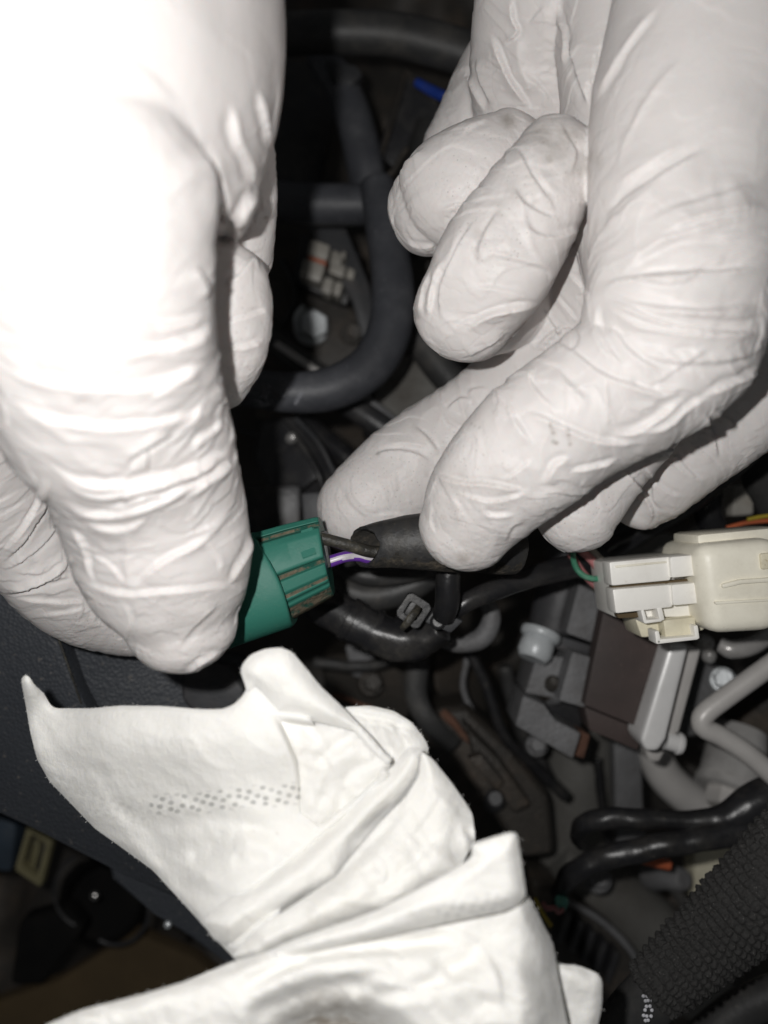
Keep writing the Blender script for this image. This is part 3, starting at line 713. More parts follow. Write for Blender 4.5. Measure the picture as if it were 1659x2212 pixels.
right_smudges = [('s', 960, 1110, 70, 0.22), ('s', 1010, 1190, 60, 0.3), ('s', 740, 1090, 60, 0.18), ('s', 860, 1050, 80, 0.14), ('s', 1240, 1150, 60, 0.22), ('s', 950, 640, 60, 0.16), ('s', 930, 480, 60, 0.14), ('s', 1140, 400, 80, 0.25), ('s', 1060, 560, 70, 0.16), ('s', 1195, 300, 85, 0.55), ('s', 1270, 350, 45, 0.5), ('s', 1100, 262, 32, 0.7), ('s', 1185, 345, 16, 0.8), ('s', 1157, 436, 18, 0.6),
                 ('s', 1038, 505, 26, 0.55), ('s', 1000, 1205, 24, 0.75), ('s', 985, 1040, 50, 0.35), ('s', 817, 979, 9, 1.0), ('s', 1225, 940, 5, 0.9),
                 ('s', 902, 680, 14, 0.4), ('s', 1080, 1030, 40, 0.25), ('s', 1050, 905, 50, 0.18), ('s', 1210, 1080, 60, 0.12)]
right_grips = [(790, 1060, 170), (990, 1080, 190), (1180, 360, 150), (1030, 360, 120), (1250, 1110, 120), (1070, 500, 110)]

build_hand('gloved_hand', left_tubes, left_strokes, left_smudges, 0.29, 'near white-gloved hand from the upper left, pinching the green plug', left_grips, 26)
build_hand('gloved_hand', right_tubes, right_strokes, right_smudges, 0.28, 'white-gloved hand from the upper right with two curled fingers, holding the black conduit', right_grips)

# ------------------------------------------------------------------ green plug
AX = math.radians(20)
def plug_pt(o, a, b, c):
    """o origin (Vector, m); a along the axis, b across (up in view), c towards viewer; mm"""
    return o + Vector((math.cos(AX) * a - math.sin(AX) * b, math.sin(AX) * a + math.cos(AX) * b, c)) * U
def loft(name, origin, prof, stations, mat, parent, shift=None, grime=(), gm=None, capends=True):
    """prof: closed list of (b, c); stations: (a, scale_b, scale_c, db)"""
    n = len(prof); V, F, mi = [], [], []
    for (a, sb, s_c, db) in stations:
        for k, (b, c) in enumerate(prof):
            V.append(plug_pt(origin, a + (shift(b, a) if shift else 0), b * sb + db, c * s_c))
    m = len(stations)
    for i in range(m - 1):
        for k in range(n):
            k2 = (k + 1) % n
            F.append((i * n + k, i * n + k2, (i + 1) * n + k2, (i + 1) * n + k)); mi.append(1 if k in grime else 0)
    if capends:
        F.append(tuple(range(n))); mi.append(0); F.append(tuple((m - 1) * n + k for k in range(n))); mi.append(0)
    me = mesh_from(V, F, name)
    o = link(name, me, mat, parent, smooth=True)
    if gm: me.materials.append(gm)
    me.polygons.foreach_set('material_index', mi)
    bm = bmesh.new(); bm.from_mesh(me); bmesh.ops.recalc_face_normals(bm, faces=bm.faces)
    bm.to_mesh(me); bm.free(); auto_smooth(o, 30)
    bv = o.modifiers.new('bevel', 'BEVEL'); bv.width = 0.22 * U; bv.segments = 2; bv.limit_method = 'ANGLE'; bv.angle_limit = math.radians(28)
    return o

gp = empty('electrical_plug', P(596, 1244, 0))
tag(gp, 'dirty dark green two-step wire plug pinched between gloved thumb and finger', 'connector')
g0 = P(598, 1243, 0)
prof_n = [(1.0, -0.1), (1.0, 0.42), (0.88, 0.56), (0.85, 0.40), (0.77, 0.40), (0.74, 0.74), (0.60, 0.86), (0.10, 0.97), (0.03, 0.95), (0.0, 0.80),
          (-0.10, 0.80), (-0.13, 0.92), (-0.38, 0.88), (-0.42, 0.80), (-0.50, 0.80), (-0.54, 0.80), (-0.60, 0.66), (-0.68, 0.64), (-0.72, 0.54), (-0.92, 0.34), (-1.0, 0.05),
          (-0.95, -0.5), (-0.6, -0.9), (0.0, -1.0), (0.6, -0.9), (0.95, -0.5)]
loft('front_housing', g0, prof_n, [(-3, 7.9, 7.6, 0), (0, 7.8, 7.5, 0), (4, 7.35, 7.2, 0.1), (8.3, 6.75, 6.9, 0.15), (8.9, 6.55, 6.7, 0.15)], M['green'], gp,
     shift=lambda b, a: 1.1 * b * (a / 8.9 if a > 0 else 0), grime=(3, 9, 13, 18, 19), gm=M['grime'])
prof_w = []
for k in range(36):
    t = 2 * math.pi * k / 36
    cb, cc = math.cos(t), math.sin(t); kk = (abs(cb) ** 2.9 + abs(cc) ** 2.9) ** (-1 / 2.9); prof_w.append((cb * kk, cc * kk))
def collar_edge(b, a):
    return (1.5 * (1 - b * b) - 0.5 * b - 0.3) if a > -1.5 else 0
loft('collar', g0, prof_w, [(-11.5, 8.2, 8.1, -0.4), (-4.0, 8.4, 8.3, -0.35), (-0.6, 8.45, 8.35, -0.35), (0.05, 8.2, 8.1, -0.35), (0.1, 7.4, 7.4, -0.2)], M['green'], gp, shift=collar_edge)
loft('rear_body', g0, prof_w, [(-20, 7.6, 7.4, -0.4), (-12, 7.8, 7.7, -0.4)], M['blackpl'], gp)
loft('seal_ring', g0, prof_w, [(-12.3, 8.6, 8.5, -0.4), (-11.4, 8.6, 8.5, -0.4)], M['rubber_dark'], gp)
def plug_block(name, a0, a1, b0, b1, c0, c1, mat):
    bm = bmesh.new()
    vs = [bm.verts.new(plug_pt(g0, a, b, c - (0.42 * (b - b0) if c == c1 else 0) - (0.07 * (a - a0)))) for c in (c0, c1) for (a, b) in ((a0, b0), (a1, b0), (a1, b1), (a0, b1))]
    for f in ((0, 1, 2, 3), (4, 5, 6, 7), (0, 1, 5, 4), (1, 2, 6, 5), (2, 3, 7, 6), (3, 0, 4, 7)): bm.faces.new([vs[i] for i in f])
    bmesh.ops.recalc_face_normals(bm, faces=bm.faces)
    bmesh.ops.bevel(bm, geom=list(bm.edges), offset=0.2 * U, segments=2, affect='EDGES')
    me = bpy.data.meshes.new(name); bm.to_mesh(me); bm.free(); o = link(name, me, mat, gp); auto_smooth(o, 30); return o
plug_block('latch_rib', 5.6, 8.3, 1.2, 3.9, 5.0, 7.05, M['green'])
plug_block('latch_rib', 6.6, 8.9, 4.6, 5.5, 3.8, 5.6, M['green'])
plug_block('lower_rib', -9, -0.4, -7.9, -6.9, 3.4, 4.9, M['green'])
prism('wire_seal', [(688, 1150), (702, 1146), (716, 1225), (704, 1230)], 1.5, 5, M['rubber_dark'], gp, 0.5)

# wires between plug and conduit
w = tube('wire', [(676, 1160, 1.5, 13), (715, 1168, 1.6, 13), (760, 1180, 1.0, 13.5), (805, 1192, 0.0, 13.5), (860, 1190, -0.6, 13), (930, 1180, -1, 13)], M['wirebk'], n=50, seg=16)
tag(w, 'grimy black wire running from the green plug into the conduit', 'wire')
w2 = tube('wire', [(690, 1216, 0.2, 13), (712, 1213, 0.2, 13), (745, 1203, 0.0, 12), (775, 1201, -0.8, 12), (815, 1207, -1.6, 12), (930, 1195, -2, 12)], M['purple'], n=60, seg=24)
w2.data.materials.append(M['whitew'])
mi = []
for p in w2.data.polygons:
    c = p.center; n = p.normal
    s = n.y * 0.96 + 0.25 * n.x
    mi.append(1 if (n.z > 0.1 and -0.02 < s - 0.25 * math.sin(c.x * 260) < 0.72) else 0)
w2.data.polygons.foreach_set('material_index', mi)
tag(w2, 'purple wire with a white stripe running from the green plug', 'wire')

# conduit: thin-walled sleeve with a slanted, torn mouth
def conduit():
    pts = px2mm([(786, 1181, 0, 44), (815, 1178, 0, 49), (860, 1173, 0, 56), (905, 1170, 0, 61), (960, 1172, -0.5, 62), (1030, 1180, -1, 58), (1090, 1190, -2, 52), (1118, 1196, -3, 46)])
    n, seg = 60, 56
    c = catmull(pts, n); pos, r = c[:, :3], c[:, 3]
    tan = np.gradient(pos, axis=0); tan /= np.linalg.norm(tan, axis=1)[:, None]
    side = np.cross(tan, [0, 0, 1.0]); side /= np.linalg.norm(side, axis=1)[:, None]; up = np.cross(side, tan)
    V, F, mi = [], [], []
    a = np.linspace(0, 2 * math.pi, seg, endpoint=False)
    for wall in (0, 1):
        for i in range(n):
            rr = r[i] - (0.55 if wall else 0); rr_f = rr * 0.86
            q = pos[i] + rr * np.cos(a)[:, None] * side[i] + rr_f * np.sin(a)[:, None] * up[i]
            k = max(0, 1 - i / 22.0) ** 1.5
            jag = 0.35 * noise3(np.stack([np.cos(a) * 2.2, np.sin(a) * 2.2, np.full(seg, 3.3)], 1)) + 0.12 * noise3(np.stack([np.cos(a) * 9, np.sin(a) * 9, np.full(seg, 7.3)], 1))
            q = q + (k * (2.5 * np.sin(a) + jag - 0.4 * np.maximum(np.cos(a), 0)))[:, None] * tan[i]
            # the lower flank is dented and the wall wavy
            q = q + (0.14 * noise3(q * 0.35 + 5))[:, None] * (q - pos[i]) / rr
            V.append(q)
    V = np.vstack(V) * U
    for wall in (0, 1):
        o_ = wall * n * seg
        for i in range(n - 1):
            for j in range(seg):
                j2 = (j + 1) % seg
                f = (o_ + i * seg + j, o_ + i * seg + j2, o_ + (i + 1) * seg + j2, o_ + (i + 1) * seg + j)
                F.append(f if not wall else f[::-1])
                low = math.cos(a[j]) > 0.62 + 0.25 * math.sin(i * 0.55) * math.sin(i * 0.23 + 1)
                mi.append(1 if wall or low else 0)
    for j in range(seg):
        j2 = (j + 1) % seg
        F.append((j, n * seg + j, n * seg + j2, j2)); mi.append(0)
        e = (n - 1) * seg; F.append((e + j, e + j2, n * seg + e + j2, n * seg + e + j)); mi.append(0)
    me = mesh_from(V, F, 'conduit'); o = link('conduit', me, M['conduit'])
    me.materials.append(M['conduit_in']); me.polygons.foreach_set('material_index', mi)
    bm = bmesh.new(); bm.from_mesh(me); bmesh.ops.recalc_face_normals(bm, faces=bm.faces); bm.to_mesh(me); bm.free()
    tag(o, 'black vinyl sleeve with a torn open mouth held between gloved fingertips', 'conduit')
conduit()

# ------------------------------------------------------------------ white wipe
def cdt_patch(outline, step):
    pl = []
    n = len(outline)
    for i in range(n):
        a, b = np.array(outline[i], float), np.array(outline[(i + 1) % n], float)
        k = max(1, int(np.linalg.norm(b - a) / step))
        for t in range(k): pl.append(a + (b - a) * t / k)
    pl = np.array(pl)
    # soften corners a little
    for _ in range(2): pl = 0.5 * pl + 0.25 * np.roll(pl, 1, 0) + 0.25 * np.roll(pl, -1, 0)
    x0, y0 = pl.min(0); x1, y1 = pl.max(0)
    gx, gy = np.meshgrid(np.arange(x0, x1, step), np.arange(y0, y1, step)); g = np.stack([gx.ravel(), gy.ravel()], 1)
    g[:, 0] += (np.floor((g[:, 1] - y0) / step) % 2) * step * 0.5
    inside = np.zeros(len(g), bool); m = len(pl)
    for i in range(m):
        a, b = pl[i], pl[(i + 1) % m]
        cond = (a[1] > g[:, 1]) != (b[1] > g[:, 1])
        xi = (b[0] - a[0]) * (g[:, 1] - a[1]) / (b[1] - a[1] + 1e-12) + a[0]
        inside ^= cond & (g[:, 0] < xi)
    g = g[inside]
    dist = np.full(len(g), 1e9)
    for i in range(m):
        a, b = pl[i], pl[(i + 1) % m]; ab = b - a
        t = np.clip(((g - a) @ ab) / (ab @ ab + 1e-12), 0, 1)
        dist = np.minimum(dist, np.linalg.norm(g - a - t[:, None] * ab, axis=1))
    keep = dist > step * 0.55; g, dist = g[keep], dist[keep]
    allp = np.vstack([pl, g]); ds = np.concatenate([np.zeros(m), dist])
    # triangulate
    r = geometry.delaunay_2d_cdt([Vector(p) for p in allp], [(i, (i + 1) % m) for i in range(m)], [], 1, 1e-6)
    v = np.array([[q.x, q.y] for q in r[0]])
    if len(v) == len(allp): d = ds
    else:
        d = np.full(len(v), 0.0)
        for i, q in enumerate(r[3]): d[i] = ds[q[0]] if len(q) else 0
    return v, [tuple(f) for f in r[2]], d

def inside_depth(x, y, poly):
    g = np.stack([x, y], 1); pl = np.array(poly, float); m = len(pl)
    ins = np.zeros(len(g), bool); dist = np.full(len(g), 1e9)
    for i in range(m):
        a, b = pl[i], pl[(i + 1) % m]; ab = b - a
        cond = (a[1] > g[:, 1]) != (b[1] > g[:, 1])
        xi = ab[0] * (g[:, 1] - a[1]) / (ab[1] + 1e-12) + a[0]
        ins ^= cond & (g[:, 0] < xi)
        t = np.clip(((g - a) @ ab) / (ab @ ab + 1e-12), 0, 1)
        dist = np.minimum(dist, np.linalg.norm(g - a - t[:, None] * ab, axis=1))
    return np.where(ins, dist, 0)

def stroke_field(x, y, strokes):
    out = np.zeros(len(x))
    for typ, w, amp, pts in strokes:
        pl = polyline(pts, 5.0); q = np.stack([x, y], 1)
        a, b = pl.min(0) - 4 * w, pl.max(0) + 4 * w
        idx = np.where((x > a[0]) & (x < b[0]) & (y > a[1]) & (y < b[1]))[0]
        if not len(idx): continue
        q = q[idx]; bd = np.full(len(q), 1e9); bi = np.zeros(len(q), int)
        for k in range(len(pl)):
            d2 = ((q - pl[k]) ** 2).sum(1); mm_ = d2 < bd; bd[mm_] = d2[mm_]; bi[mm_] = k
        tg = np.gradient(pl, axis=0); tg /= np.linalg.norm(tg, axis=1)[:, None] + 1e-9
        rel = q - pl[bi]; sgn = tg[bi, 0] * rel[:, 1] - tg[bi, 1] * rel[:, 0]
        xx = np.sqrt(bd) / w; u = bi / (len(pl) - 1)
        end = np.clip(np.minimum(u, 1 - u) / 0.18, 0, 1); end = end * end * (3 - 2 * end)
        if typ == 'c': f = -np.exp(-xx ** 2) + 0.3 * np.exp(-((xx - 1.9) / 1.1) ** 2)
        elif typ == 'r': f = np.exp(-xx ** 2)
        else:
            sx = np.where(sgn > 0, xx, -xx) * (1 if typ == 'f' else -1)
            f = np.where(sx > 0, np.exp(-sx / 2.0) * np.clip(sx / 0.5 + 0.2, 0, 1), 0.2 * np.exp(sx * 4))
        out[idx] += amp * f * end
    return out

def ZC1(p): return [(x / 2.326, 1371.5 + y / 2.326) for x, y in p]
def ZC2(p): return [(493.7 + x / 2.160, 1371.5 + y / 2.160) for x, y in p]

cloth_layers = [
    # outline, z(x,y), roll width px, roll depth mm, noise amp, strokes
    dict(dz=26, o=[(45, 1467), (52, 1456), (62, 1457), (72, 1478), (95, 1497), (108, 1522), (118, 1530), (200, 1530), (260, 1524), (350, 1525), (430, 1532), (480, 1532), (505, 1522), (527, 1500), (535, 1480),
            (560, 1450), (640, 1500), (700, 1600), (900, 1640), (880, 1700), (760, 1800), (620, 1930), (560, 2080), (513, 2078), (440, 2000), (390, 1945), (330, 1880), (250, 1822), (205, 1790), (130, 1712), (108, 1690), (80, 1640), (65, 1580), (55, 1520)],
         z=lambda x, y: -9 + 9 * sstep(120, 560, x) - 5 * sstep(1640, 1900, y) * (1 - sstep(250, 600, x)) - 5 * (1 - sstep(60, 260, x)) + 7 * np.exp(-((x - 60) / 45.0) ** 2) * (1 - sstep(1460, 1560, y)) + 2.5 * np.exp(-((y - 1600) / 70.0) ** 2) + 6.5 * sstep(1760, 1990, y) * sstep(200, 480, x),
         roll=(10, 0.6), na=0.55,
         s=[('c', 16, 0.8, ZC1([(760, 930), (900, 950), (1100, 920), (1300, 960), (1420, 960)])), ('c', 22, 1.2, ZC1([(930, 1120), (1100, 1050), (1240, 990)])), ('c', 18, 1.0, ZC1([(1150, 1130), (1300, 1140), (1420, 1130)])),
            ('c', 16, 0.8, ZC1([(760, 1180), (900, 1250), (1100, 1320), (1250, 1330)])), ('r', 20, 1.0, ZC1([(560, 900), (640, 1000), (780, 1180), (900, 1300)])), ('c', 10, 0.5, ZC1([(460, 690), (500, 680), (540, 730)])),
            ('r', 26, 1.0, ZC1([(1100, 1000), (1250, 1080), (1400, 1080)])), ('c', 14, 0.7, ZC1([(1200, 950), (1320, 1000), (1400, 1050), (1500, 1060)])), ('f', 20, 1.0, ZC1([(900, 1480), (980, 1440), (1100, 1380), (1300, 1320)])),
            ('r', 30, 1.2, ZC1([(150, 500), (250, 650), (420, 820), (560, 950)])), ('c', 12, 0.5, ZC1([(560, 820), (620, 880), (680, 930)]))]),
    dict(dz=23, o=[(743, 1527), (800, 1524), (850, 1535), (890, 1560), (920, 1600), (927, 1618), (905, 1680), (840, 1690), (760, 1620)], z=lambda x, y: -2 + 0 * x, roll=(22, 3.0), na=0.3,
         s=[('c', 6, 1.4, ZC2([(550, 360), (640, 380), (760, 405), (870, 450)])), ('c', 7, 1.1, ZC2([(700, 400), (730, 480), (770, 570)])), ('c', 6, 1.0, ZC2([(780, 410), (810, 470), (845, 530)])), ('c', 6, 0.9, ZC2([(640, 390), (680, 460), (730, 540)]))]),
    dict(dz=24, o=[(575, 1535), (767, 1560), (850, 1640), (830, 1690), (760, 1750), (690, 1800), (640, 1760), (625, 1650), (600, 1590)], z=lambda x, y: 1.5 + 0 * x, roll=(30, 3.0), na=1.3,
         s=[('r', 8, 1.4, ZC2([(410, 610), (440, 640), (420, 700), (440, 740)])), ('c', 9, 1.5, ZC2([(400, 600), (470, 550), (560, 480), (590, 450)])), ('r', 14, 1.5, ZC2([(450, 620), (530, 560), (610, 530), (700, 560)])),
            ('c', 8, 1.1, ZC2([(530, 720), (560, 660), (640, 600), (720, 590)])), ('c', 8, 1.0, ZC2([(600, 450), (610, 520), (680, 560), (750, 600)])), ('r', 8, 0.9, ZC2([(230, 400), (290, 470), (350, 560)])),
            ('c', 7, 0.9, ZC2([(340, 420), (400, 480), (420, 520)])), ('c', 9, 0.9, ZC2([(400, 860), (430, 780), (440, 730)])), ('c', 7, 0.8, ZC2([(510, 840), (520, 770), (550, 700)]))]),
    dict(dz=21.5, o=[(519, 1452), (522, 1436), (541, 1414), (571, 1402), (606, 1398), (631, 1408), (662, 1444), (690, 1480), (744, 1531), (800, 1588), (848, 1646), (835, 1652), (790, 1612), (767, 1580), (700, 1563), (640, 1551), (595, 1546), (566, 1500), (548, 1484), (533, 1497), (530, 1482)],
         z=lambda x, y: 6.5 + 0 * x, roll=(34, 5.5), na=0.25, s=[('r', 30, 0.8, ZC2([(200, 150), (350, 280), (520, 420)])), ('c', 8, 0.5, ZC2([(60, 200), (110, 220), (190, 350)]))]),
    dict(dz=25.5, o=[(910, 1622), (935, 1640), (975, 1690), (1010, 1740), (1021, 1760), (1027, 1815), (990, 1880), (935, 1908), (820, 1968), (755, 1992), (634, 2034), (560, 2080), (500, 2065), (568, 1997), (632, 1956), (725, 1895), (753, 1858), (818, 1780), (878, 1720), (905, 1675)],
         z=lambda x, y: 2.5 + 7 * sstep(1740, 1990, y), roll=(34, 4.0), na=0.7,
         s=[('r', 16, 1.2, ZC2([(880, 650), (760, 820), (640, 960), (480, 1130)])), ('c', 10, 1.2, ZC2([(860, 700), (760, 860), (620, 1020), (500, 1130), (380, 1200)])), ('c', 22, 1.5, ZC2([(1120, 800), (1070, 900), (1060, 1000), (1100, 1080)])),
            ('c', 8, 1.2, ZC2([(1100, 890), (1140, 950), (1165, 1040)])), ('r', 20, 0.9, ZC2([(900, 950), (760, 1080), (560, 1220), (330, 1330)])), ('c', 16, 0.8, ZC2([(980, 900), (860, 1060), (640, 1230)])),
            ('f', 8, 1.0, ZC2([(1000, 720), (900, 880), (760, 1010), (600, 1120)])), ('g', 8, 0.9, ZC2([(1040, 860), (960, 980), (820, 1110), (640, 1200)])), ('f', 7, 0.8, ZC2([(700, 1030), (740, 1100), (720, 1180)])), ('f', 12, 0.9, ZC2([(870, 760), (780, 860), (660, 960)])), ('c', 12, 0.8, ZC2([(420, 1260), (300, 1330), (150, 1400)]))]),
    dict(dz=24.5, o=[(884, 1612), (915, 1618), (914, 1650), (903, 1680), (880, 1722), (820, 1782), (756, 1860), (728, 1897), (634, 1958), (570, 1999), (500, 2050), (462, 2030), (437, 1990), (480, 1950), (605, 1862), (679, 1802), (734, 1756), (790, 1705), (845, 1658)],
         z=lambda x, y: 3.2 + 5.8 * sstep(1760, 1990, y), roll=(46, 5.0), na=0.5, s=[('r', 14, 0.9, ZC2([(860, 600), (700, 760), (520, 920), (330, 1080), (120, 1230)])), ('c', 8, 0.6, ZC2([(420, 1180), (340, 1240), (220, 1320)])), ('c', 14, 0.9, ZC2([(600, 800), (430, 950), (260, 1110)])), ('c', 10, 0.7, ZC2([(780, 760), (640, 900), (540, 1000)]))]),
    dict(dz=27, o=[(1185, 2080), (1250, 2086), (1291, 2102), (1301, 2118), (1300, 2175), (1288, 2230), (1260, 2300), (1170, 2300)], z=lambda x, y: 3 + 0 * x, roll=(18, 2.2), na=0.6,
         s=[('c', 12, 0.8, ZC2([(1560, 1500), (1540, 1600), (1500, 1700)])), ('c', 10, 0.5, ZC2([(1560, 1540), (1640, 1560), (1720, 1620)]))]),
    dict(dz=28, o=[(1135, 1925), (1165, 1980), (1195, 2040), (1204, 2095), (1240, 2290), (40, 2330), (98, 2214), (180, 2180), (300, 2150), (400, 2120), (480, 2093), (560, 2060), (700, 2030), (850, 2010), (1000, 1970), (1080, 1940)],
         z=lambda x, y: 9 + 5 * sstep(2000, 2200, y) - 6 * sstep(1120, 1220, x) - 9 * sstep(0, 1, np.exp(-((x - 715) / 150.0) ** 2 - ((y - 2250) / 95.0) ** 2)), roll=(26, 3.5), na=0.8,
         s=[('c', 16, 2.2, ZC2([(0, 1700), (150, 1600), (350, 1510), (600, 1470), (900, 1430), (1130, 1400)])), ('r', 30, 2.0, ZC2([(0, 1620), (200, 1520), (420, 1440), (700, 1380), (1000, 1340)])),
            ('r', 34, 1.6, ZC2([(150, 1730), (350, 1620), (600, 1560), (850, 1560), (1020, 1590)])), ('c', 20, 2.4, ZC2([(80, 1790), (260, 1700), (420, 1650), (560, 1630), (700, 1640)])), ('c', 14, 1.0, ZC2([(650, 1690), (850, 1660), (1030, 1590)])),
            
            ('r', 22, 1.2, ZC2([(1380, 1180), (1450, 1350), (1500, 1600)])), ('c', 18, 1.2, ZC2([(1130, 1420), (1130, 1520), (1000, 1590)])), ('c', 16, 0.9, ZC2([(1140, 1720), (1300, 1740), (1450, 1800)])), ('r', 30, 1.0, ZC2([(1000, 1700), (1200, 1600), (1400, 1560)])),
            ('f', 12, 1.2, ZC2([(1000, 1350), (1150, 1420), (1250, 1560), (1290, 1760)])), ('f', 9, 1.0, ZC2([(700, 1600), (850, 1640), (1000, 1640), (1120, 1600)])), ('g', 10, 1.1, ZC2([(180, 1640), (400, 1560), (640, 1520), (820, 1520)])), ('f', 8, 1.0, ZC2([(420, 1700), (500, 1760), (520, 1860)])), ('g', 8, 1.0, ZC2([(560, 1690), (620, 1760), (640, 1850)])), ('c', 10, 0.7, ZC1([(420, 1850), (480, 1890), (560, 1940)]))]),
    dict(dz=26.5, o=[(1018, 1822), (1108, 1796), (1117, 1800), (1126, 1860), (1132, 1902), (1137, 1932), (1120, 1955), (1085, 1970), (980, 1990), (850, 2020), (700, 2050), (560, 2085), (430, 2122), (400, 2120), (500, 2078), (560, 2062), (632, 2030), (753, 1989), (818, 1965), (933, 1905), (990, 1872), (1020, 1850)],
         z=lambda x, y: 14 - 4 * (1 - sstep(450, 700, x)), roll=(26, 3.2), na=0.35,
         s=[('c', 10, 0.6, ZC2([(1320, 930), (1220, 1010), (1070, 1090)])), ('f', 10, 0.7, ZC2([(1380, 1220), (1200, 1260), (1000, 1270), (800, 1310), (560, 1380)])), ('c', 12, 0.6, ZC2([(1100, 1130), (900, 1220), (700, 1300), (500, 1370)])), ('r', 14, 0.6, ZC2([(900, 1330), (640, 1400), (300, 1490)]))]),
]
def build_cloth():
    Vs, Fs, UVs, off = [], [], [], 0
    for li, L in enumerate(cloth_layers):
        v, F, d = cdt_patch(L['o'], 6.0)
        x, y = v[:, 0], v[:, 1]
        z = L['z'](x, y).astype(float)
        w, h = L['roll']; w *= 1.5; h = min(h, 0.6 * w / 14); t = np.clip(d / w, 0, 1)
        z = z + L['dz'] - h * (1 - t) ** 2.2
        q = np.stack([x / 90, y / 90, np.full(len(x), li * 3.7)], 1)
        w1 = noise3(q)
        ang = -0.62; lx = x * math.cos(ang) - y * math.sin(ang); ly = x * math.sin(ang) + y * math.cos(ang)
        n = noise3(np.stack([lx / 170 + 0.4 * w1, -(x * math.sin(-ang) - y * math.cos(-ang)) / 48 + 0.8 * w1, np.full(len(x), li * 1.9 + 0.5)], 1))
        z += 0.4 * L['na'] * (1.6 * w1 + 1.2 * ((1 - np.abs(n)) ** 2 - 0.4)) + 0.10 * (0.4 + L['na']) * ((1 - np.abs(noise3(np.stack([lx / 60 + 2 * w1, y / 26 + w1, np.full(len(x), 4.4 + li)], 1)))) ** 4) + 0.04 * noise3(np.stack([x / 16, y / 16, np.full(len(x), 2.2)], 1))
        z += 0.62 * stroke_field(x, y, [(t_, w_ * (1.5 if L['na'] > 1 else 1.15), a_ * (0.75 if L['na'] > 1 else 0.9), p_) for t_, w_, a_, p_ in L['s']])
        for up in cloth_layers[li + 1:]:
            z -= 9.0 * sstep(6, 45, inside_depth(x, y, up['o']))
        pts = np.stack([(x - 829.5) / FPX * (D - z), -(y - 1106) / FPX * (D - z), z], 1) * U
        # ragged fibres along cut edges
        Vs.append(pts); UVs.append(v); Fs += [tuple(i + off for i in f) for f in F]; off += len(v)
    V = np.vstack(Vs); UV = np.vstack(UVs)
    me = mesh_from(V, Fs, 'wiping_cloth')
    uvl = me.uv_layers.new(name='sheet'); li_ = np.zeros(len(me.loops), np.int32); me.loops.foreach_get('vertex_index', li_)
    uvl.data.foreach_set('uv', (UV[li_] / np.array([1659.0, 2212.0])).astype(np.float32).ravel())
    x, y = UV[:, 0], UV[:, 1]
    def band(pts, w):
        pl = polyline(pts, 6); bd = np.full(len(x), 1e9)
        for p in pl: bd = np.minimum(bd, np.hypot(x - p[0], y - p[1]))
        return 1 - sstep(w * 0.7, w * 1.1, bd)
    first = np.arange(len(x)) < len(Vs[0])
    pr = band([(345, 1738), (430, 1735), (520, 1722), (600, 1718), (655, 1712)], 24) * first
    pr = np.maximum(pr, 0.25 * band([(130, 1690), (200, 1735), (300, 1755)], 26) * first)
    last = np.arange(len(x)) >= sum(len(q) for q in Vs[:8])
    pr = np.maximum(pr, 0.5 * band([(965, 1975), (1020, 1960), (1085, 1945)], 26) * last)
    dirt_shade = 1.25 * (1 - sstep(0.1, 1, np.hypot((x - 715) / 165, (y - 2212) / 100)))  # shade of the bottom hollow painted in as tan colour, besides the smudges
    for sx, sy, sr, am in ((690, 1790, 60, 0.12), (540, 2010, 70, 0.10), (660, 1650, 60, 0.14), (215, 1660, 30, 0.10), (600, 1800, 4, 0.9), (548, 1797, 3, 0.8), (665, 1855, 3, 0.8), (830, 1675, 3, 0.8), (440, 2160, 30, 0.12), (640, 1720, 40, 0.15), (730, 1720, 60, 0.14)):
        dirt_shade = np.maximum(dirt_shade, am * (1 - sstep(0.2, 1, np.hypot(x - sx, y - sy) / sr)))
    for nm, arr in (('print', pr), ('dirt_shade', dirt_shade)):
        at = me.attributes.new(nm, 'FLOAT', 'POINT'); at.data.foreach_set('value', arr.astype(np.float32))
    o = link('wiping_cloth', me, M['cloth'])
    bm = bmesh.new(); bm.from_mesh(me)
    for f in bm.faces:
        if f.normal.dot(cam.location - f.calc_center_median()) < 0: f.normal_flip()
    bm.to_mesh(me); bm.free()
    # loose fibres along the cut edges
    rg = np.random.default_rng(12); FV, FF = [], []
    off = 0
    for pts, uv, L in zip(Vs, UVs, cloth_layers):
        nb = 0
        ol = np.array(L['o'], float)
        bnd = np.where(inside_depth(uv[:, 0], uv[:, 1], L['o']) < 3.0)[0]
        cen = pts.mean(0)
        for i in bnd:
            for _ in range(2):
                if rg.random() > 0.3: continue
                d = rg.normal(size=3) * np.array([1, 1, 0.5]); d /= np.linalg.norm(d)
                ln = rg.uniform(0.08, 0.4) * U; w_ = 0.025 * U
                s_ = np.cross(d, [0, 0, 1.0]); s_ /= np.linalg.norm(s_) + 1e-9
                b_ = len(FV); p0 = pts[i] + rg.normal(size=3) * 0.1 * U; p1 = p0 + d * ln * 0.55 + np.array([0, 0, 0.05 * U]); p2 = p0 + d * ln + s_ * ln * 0.25
                FV += [p0 - s_ * w_, p0 + s_ * w_, p1 - s_ * w_, p1 + s_ * w_, p2]; FF += [(b_, b_ + 1, b_ + 3, b_ + 2), (b_ + 2, b_ + 3, b_ + 4)]
    fz_ = link('edge_lint', mesh_from(FV, FF, 'edge_lint'), M['cloth'], o); fz_['kind'] = 'stuff'
    tag(o, 'crumpled white wiping cloth with a perforated dot band, folded in layers', 'cloth')
build_cloth()

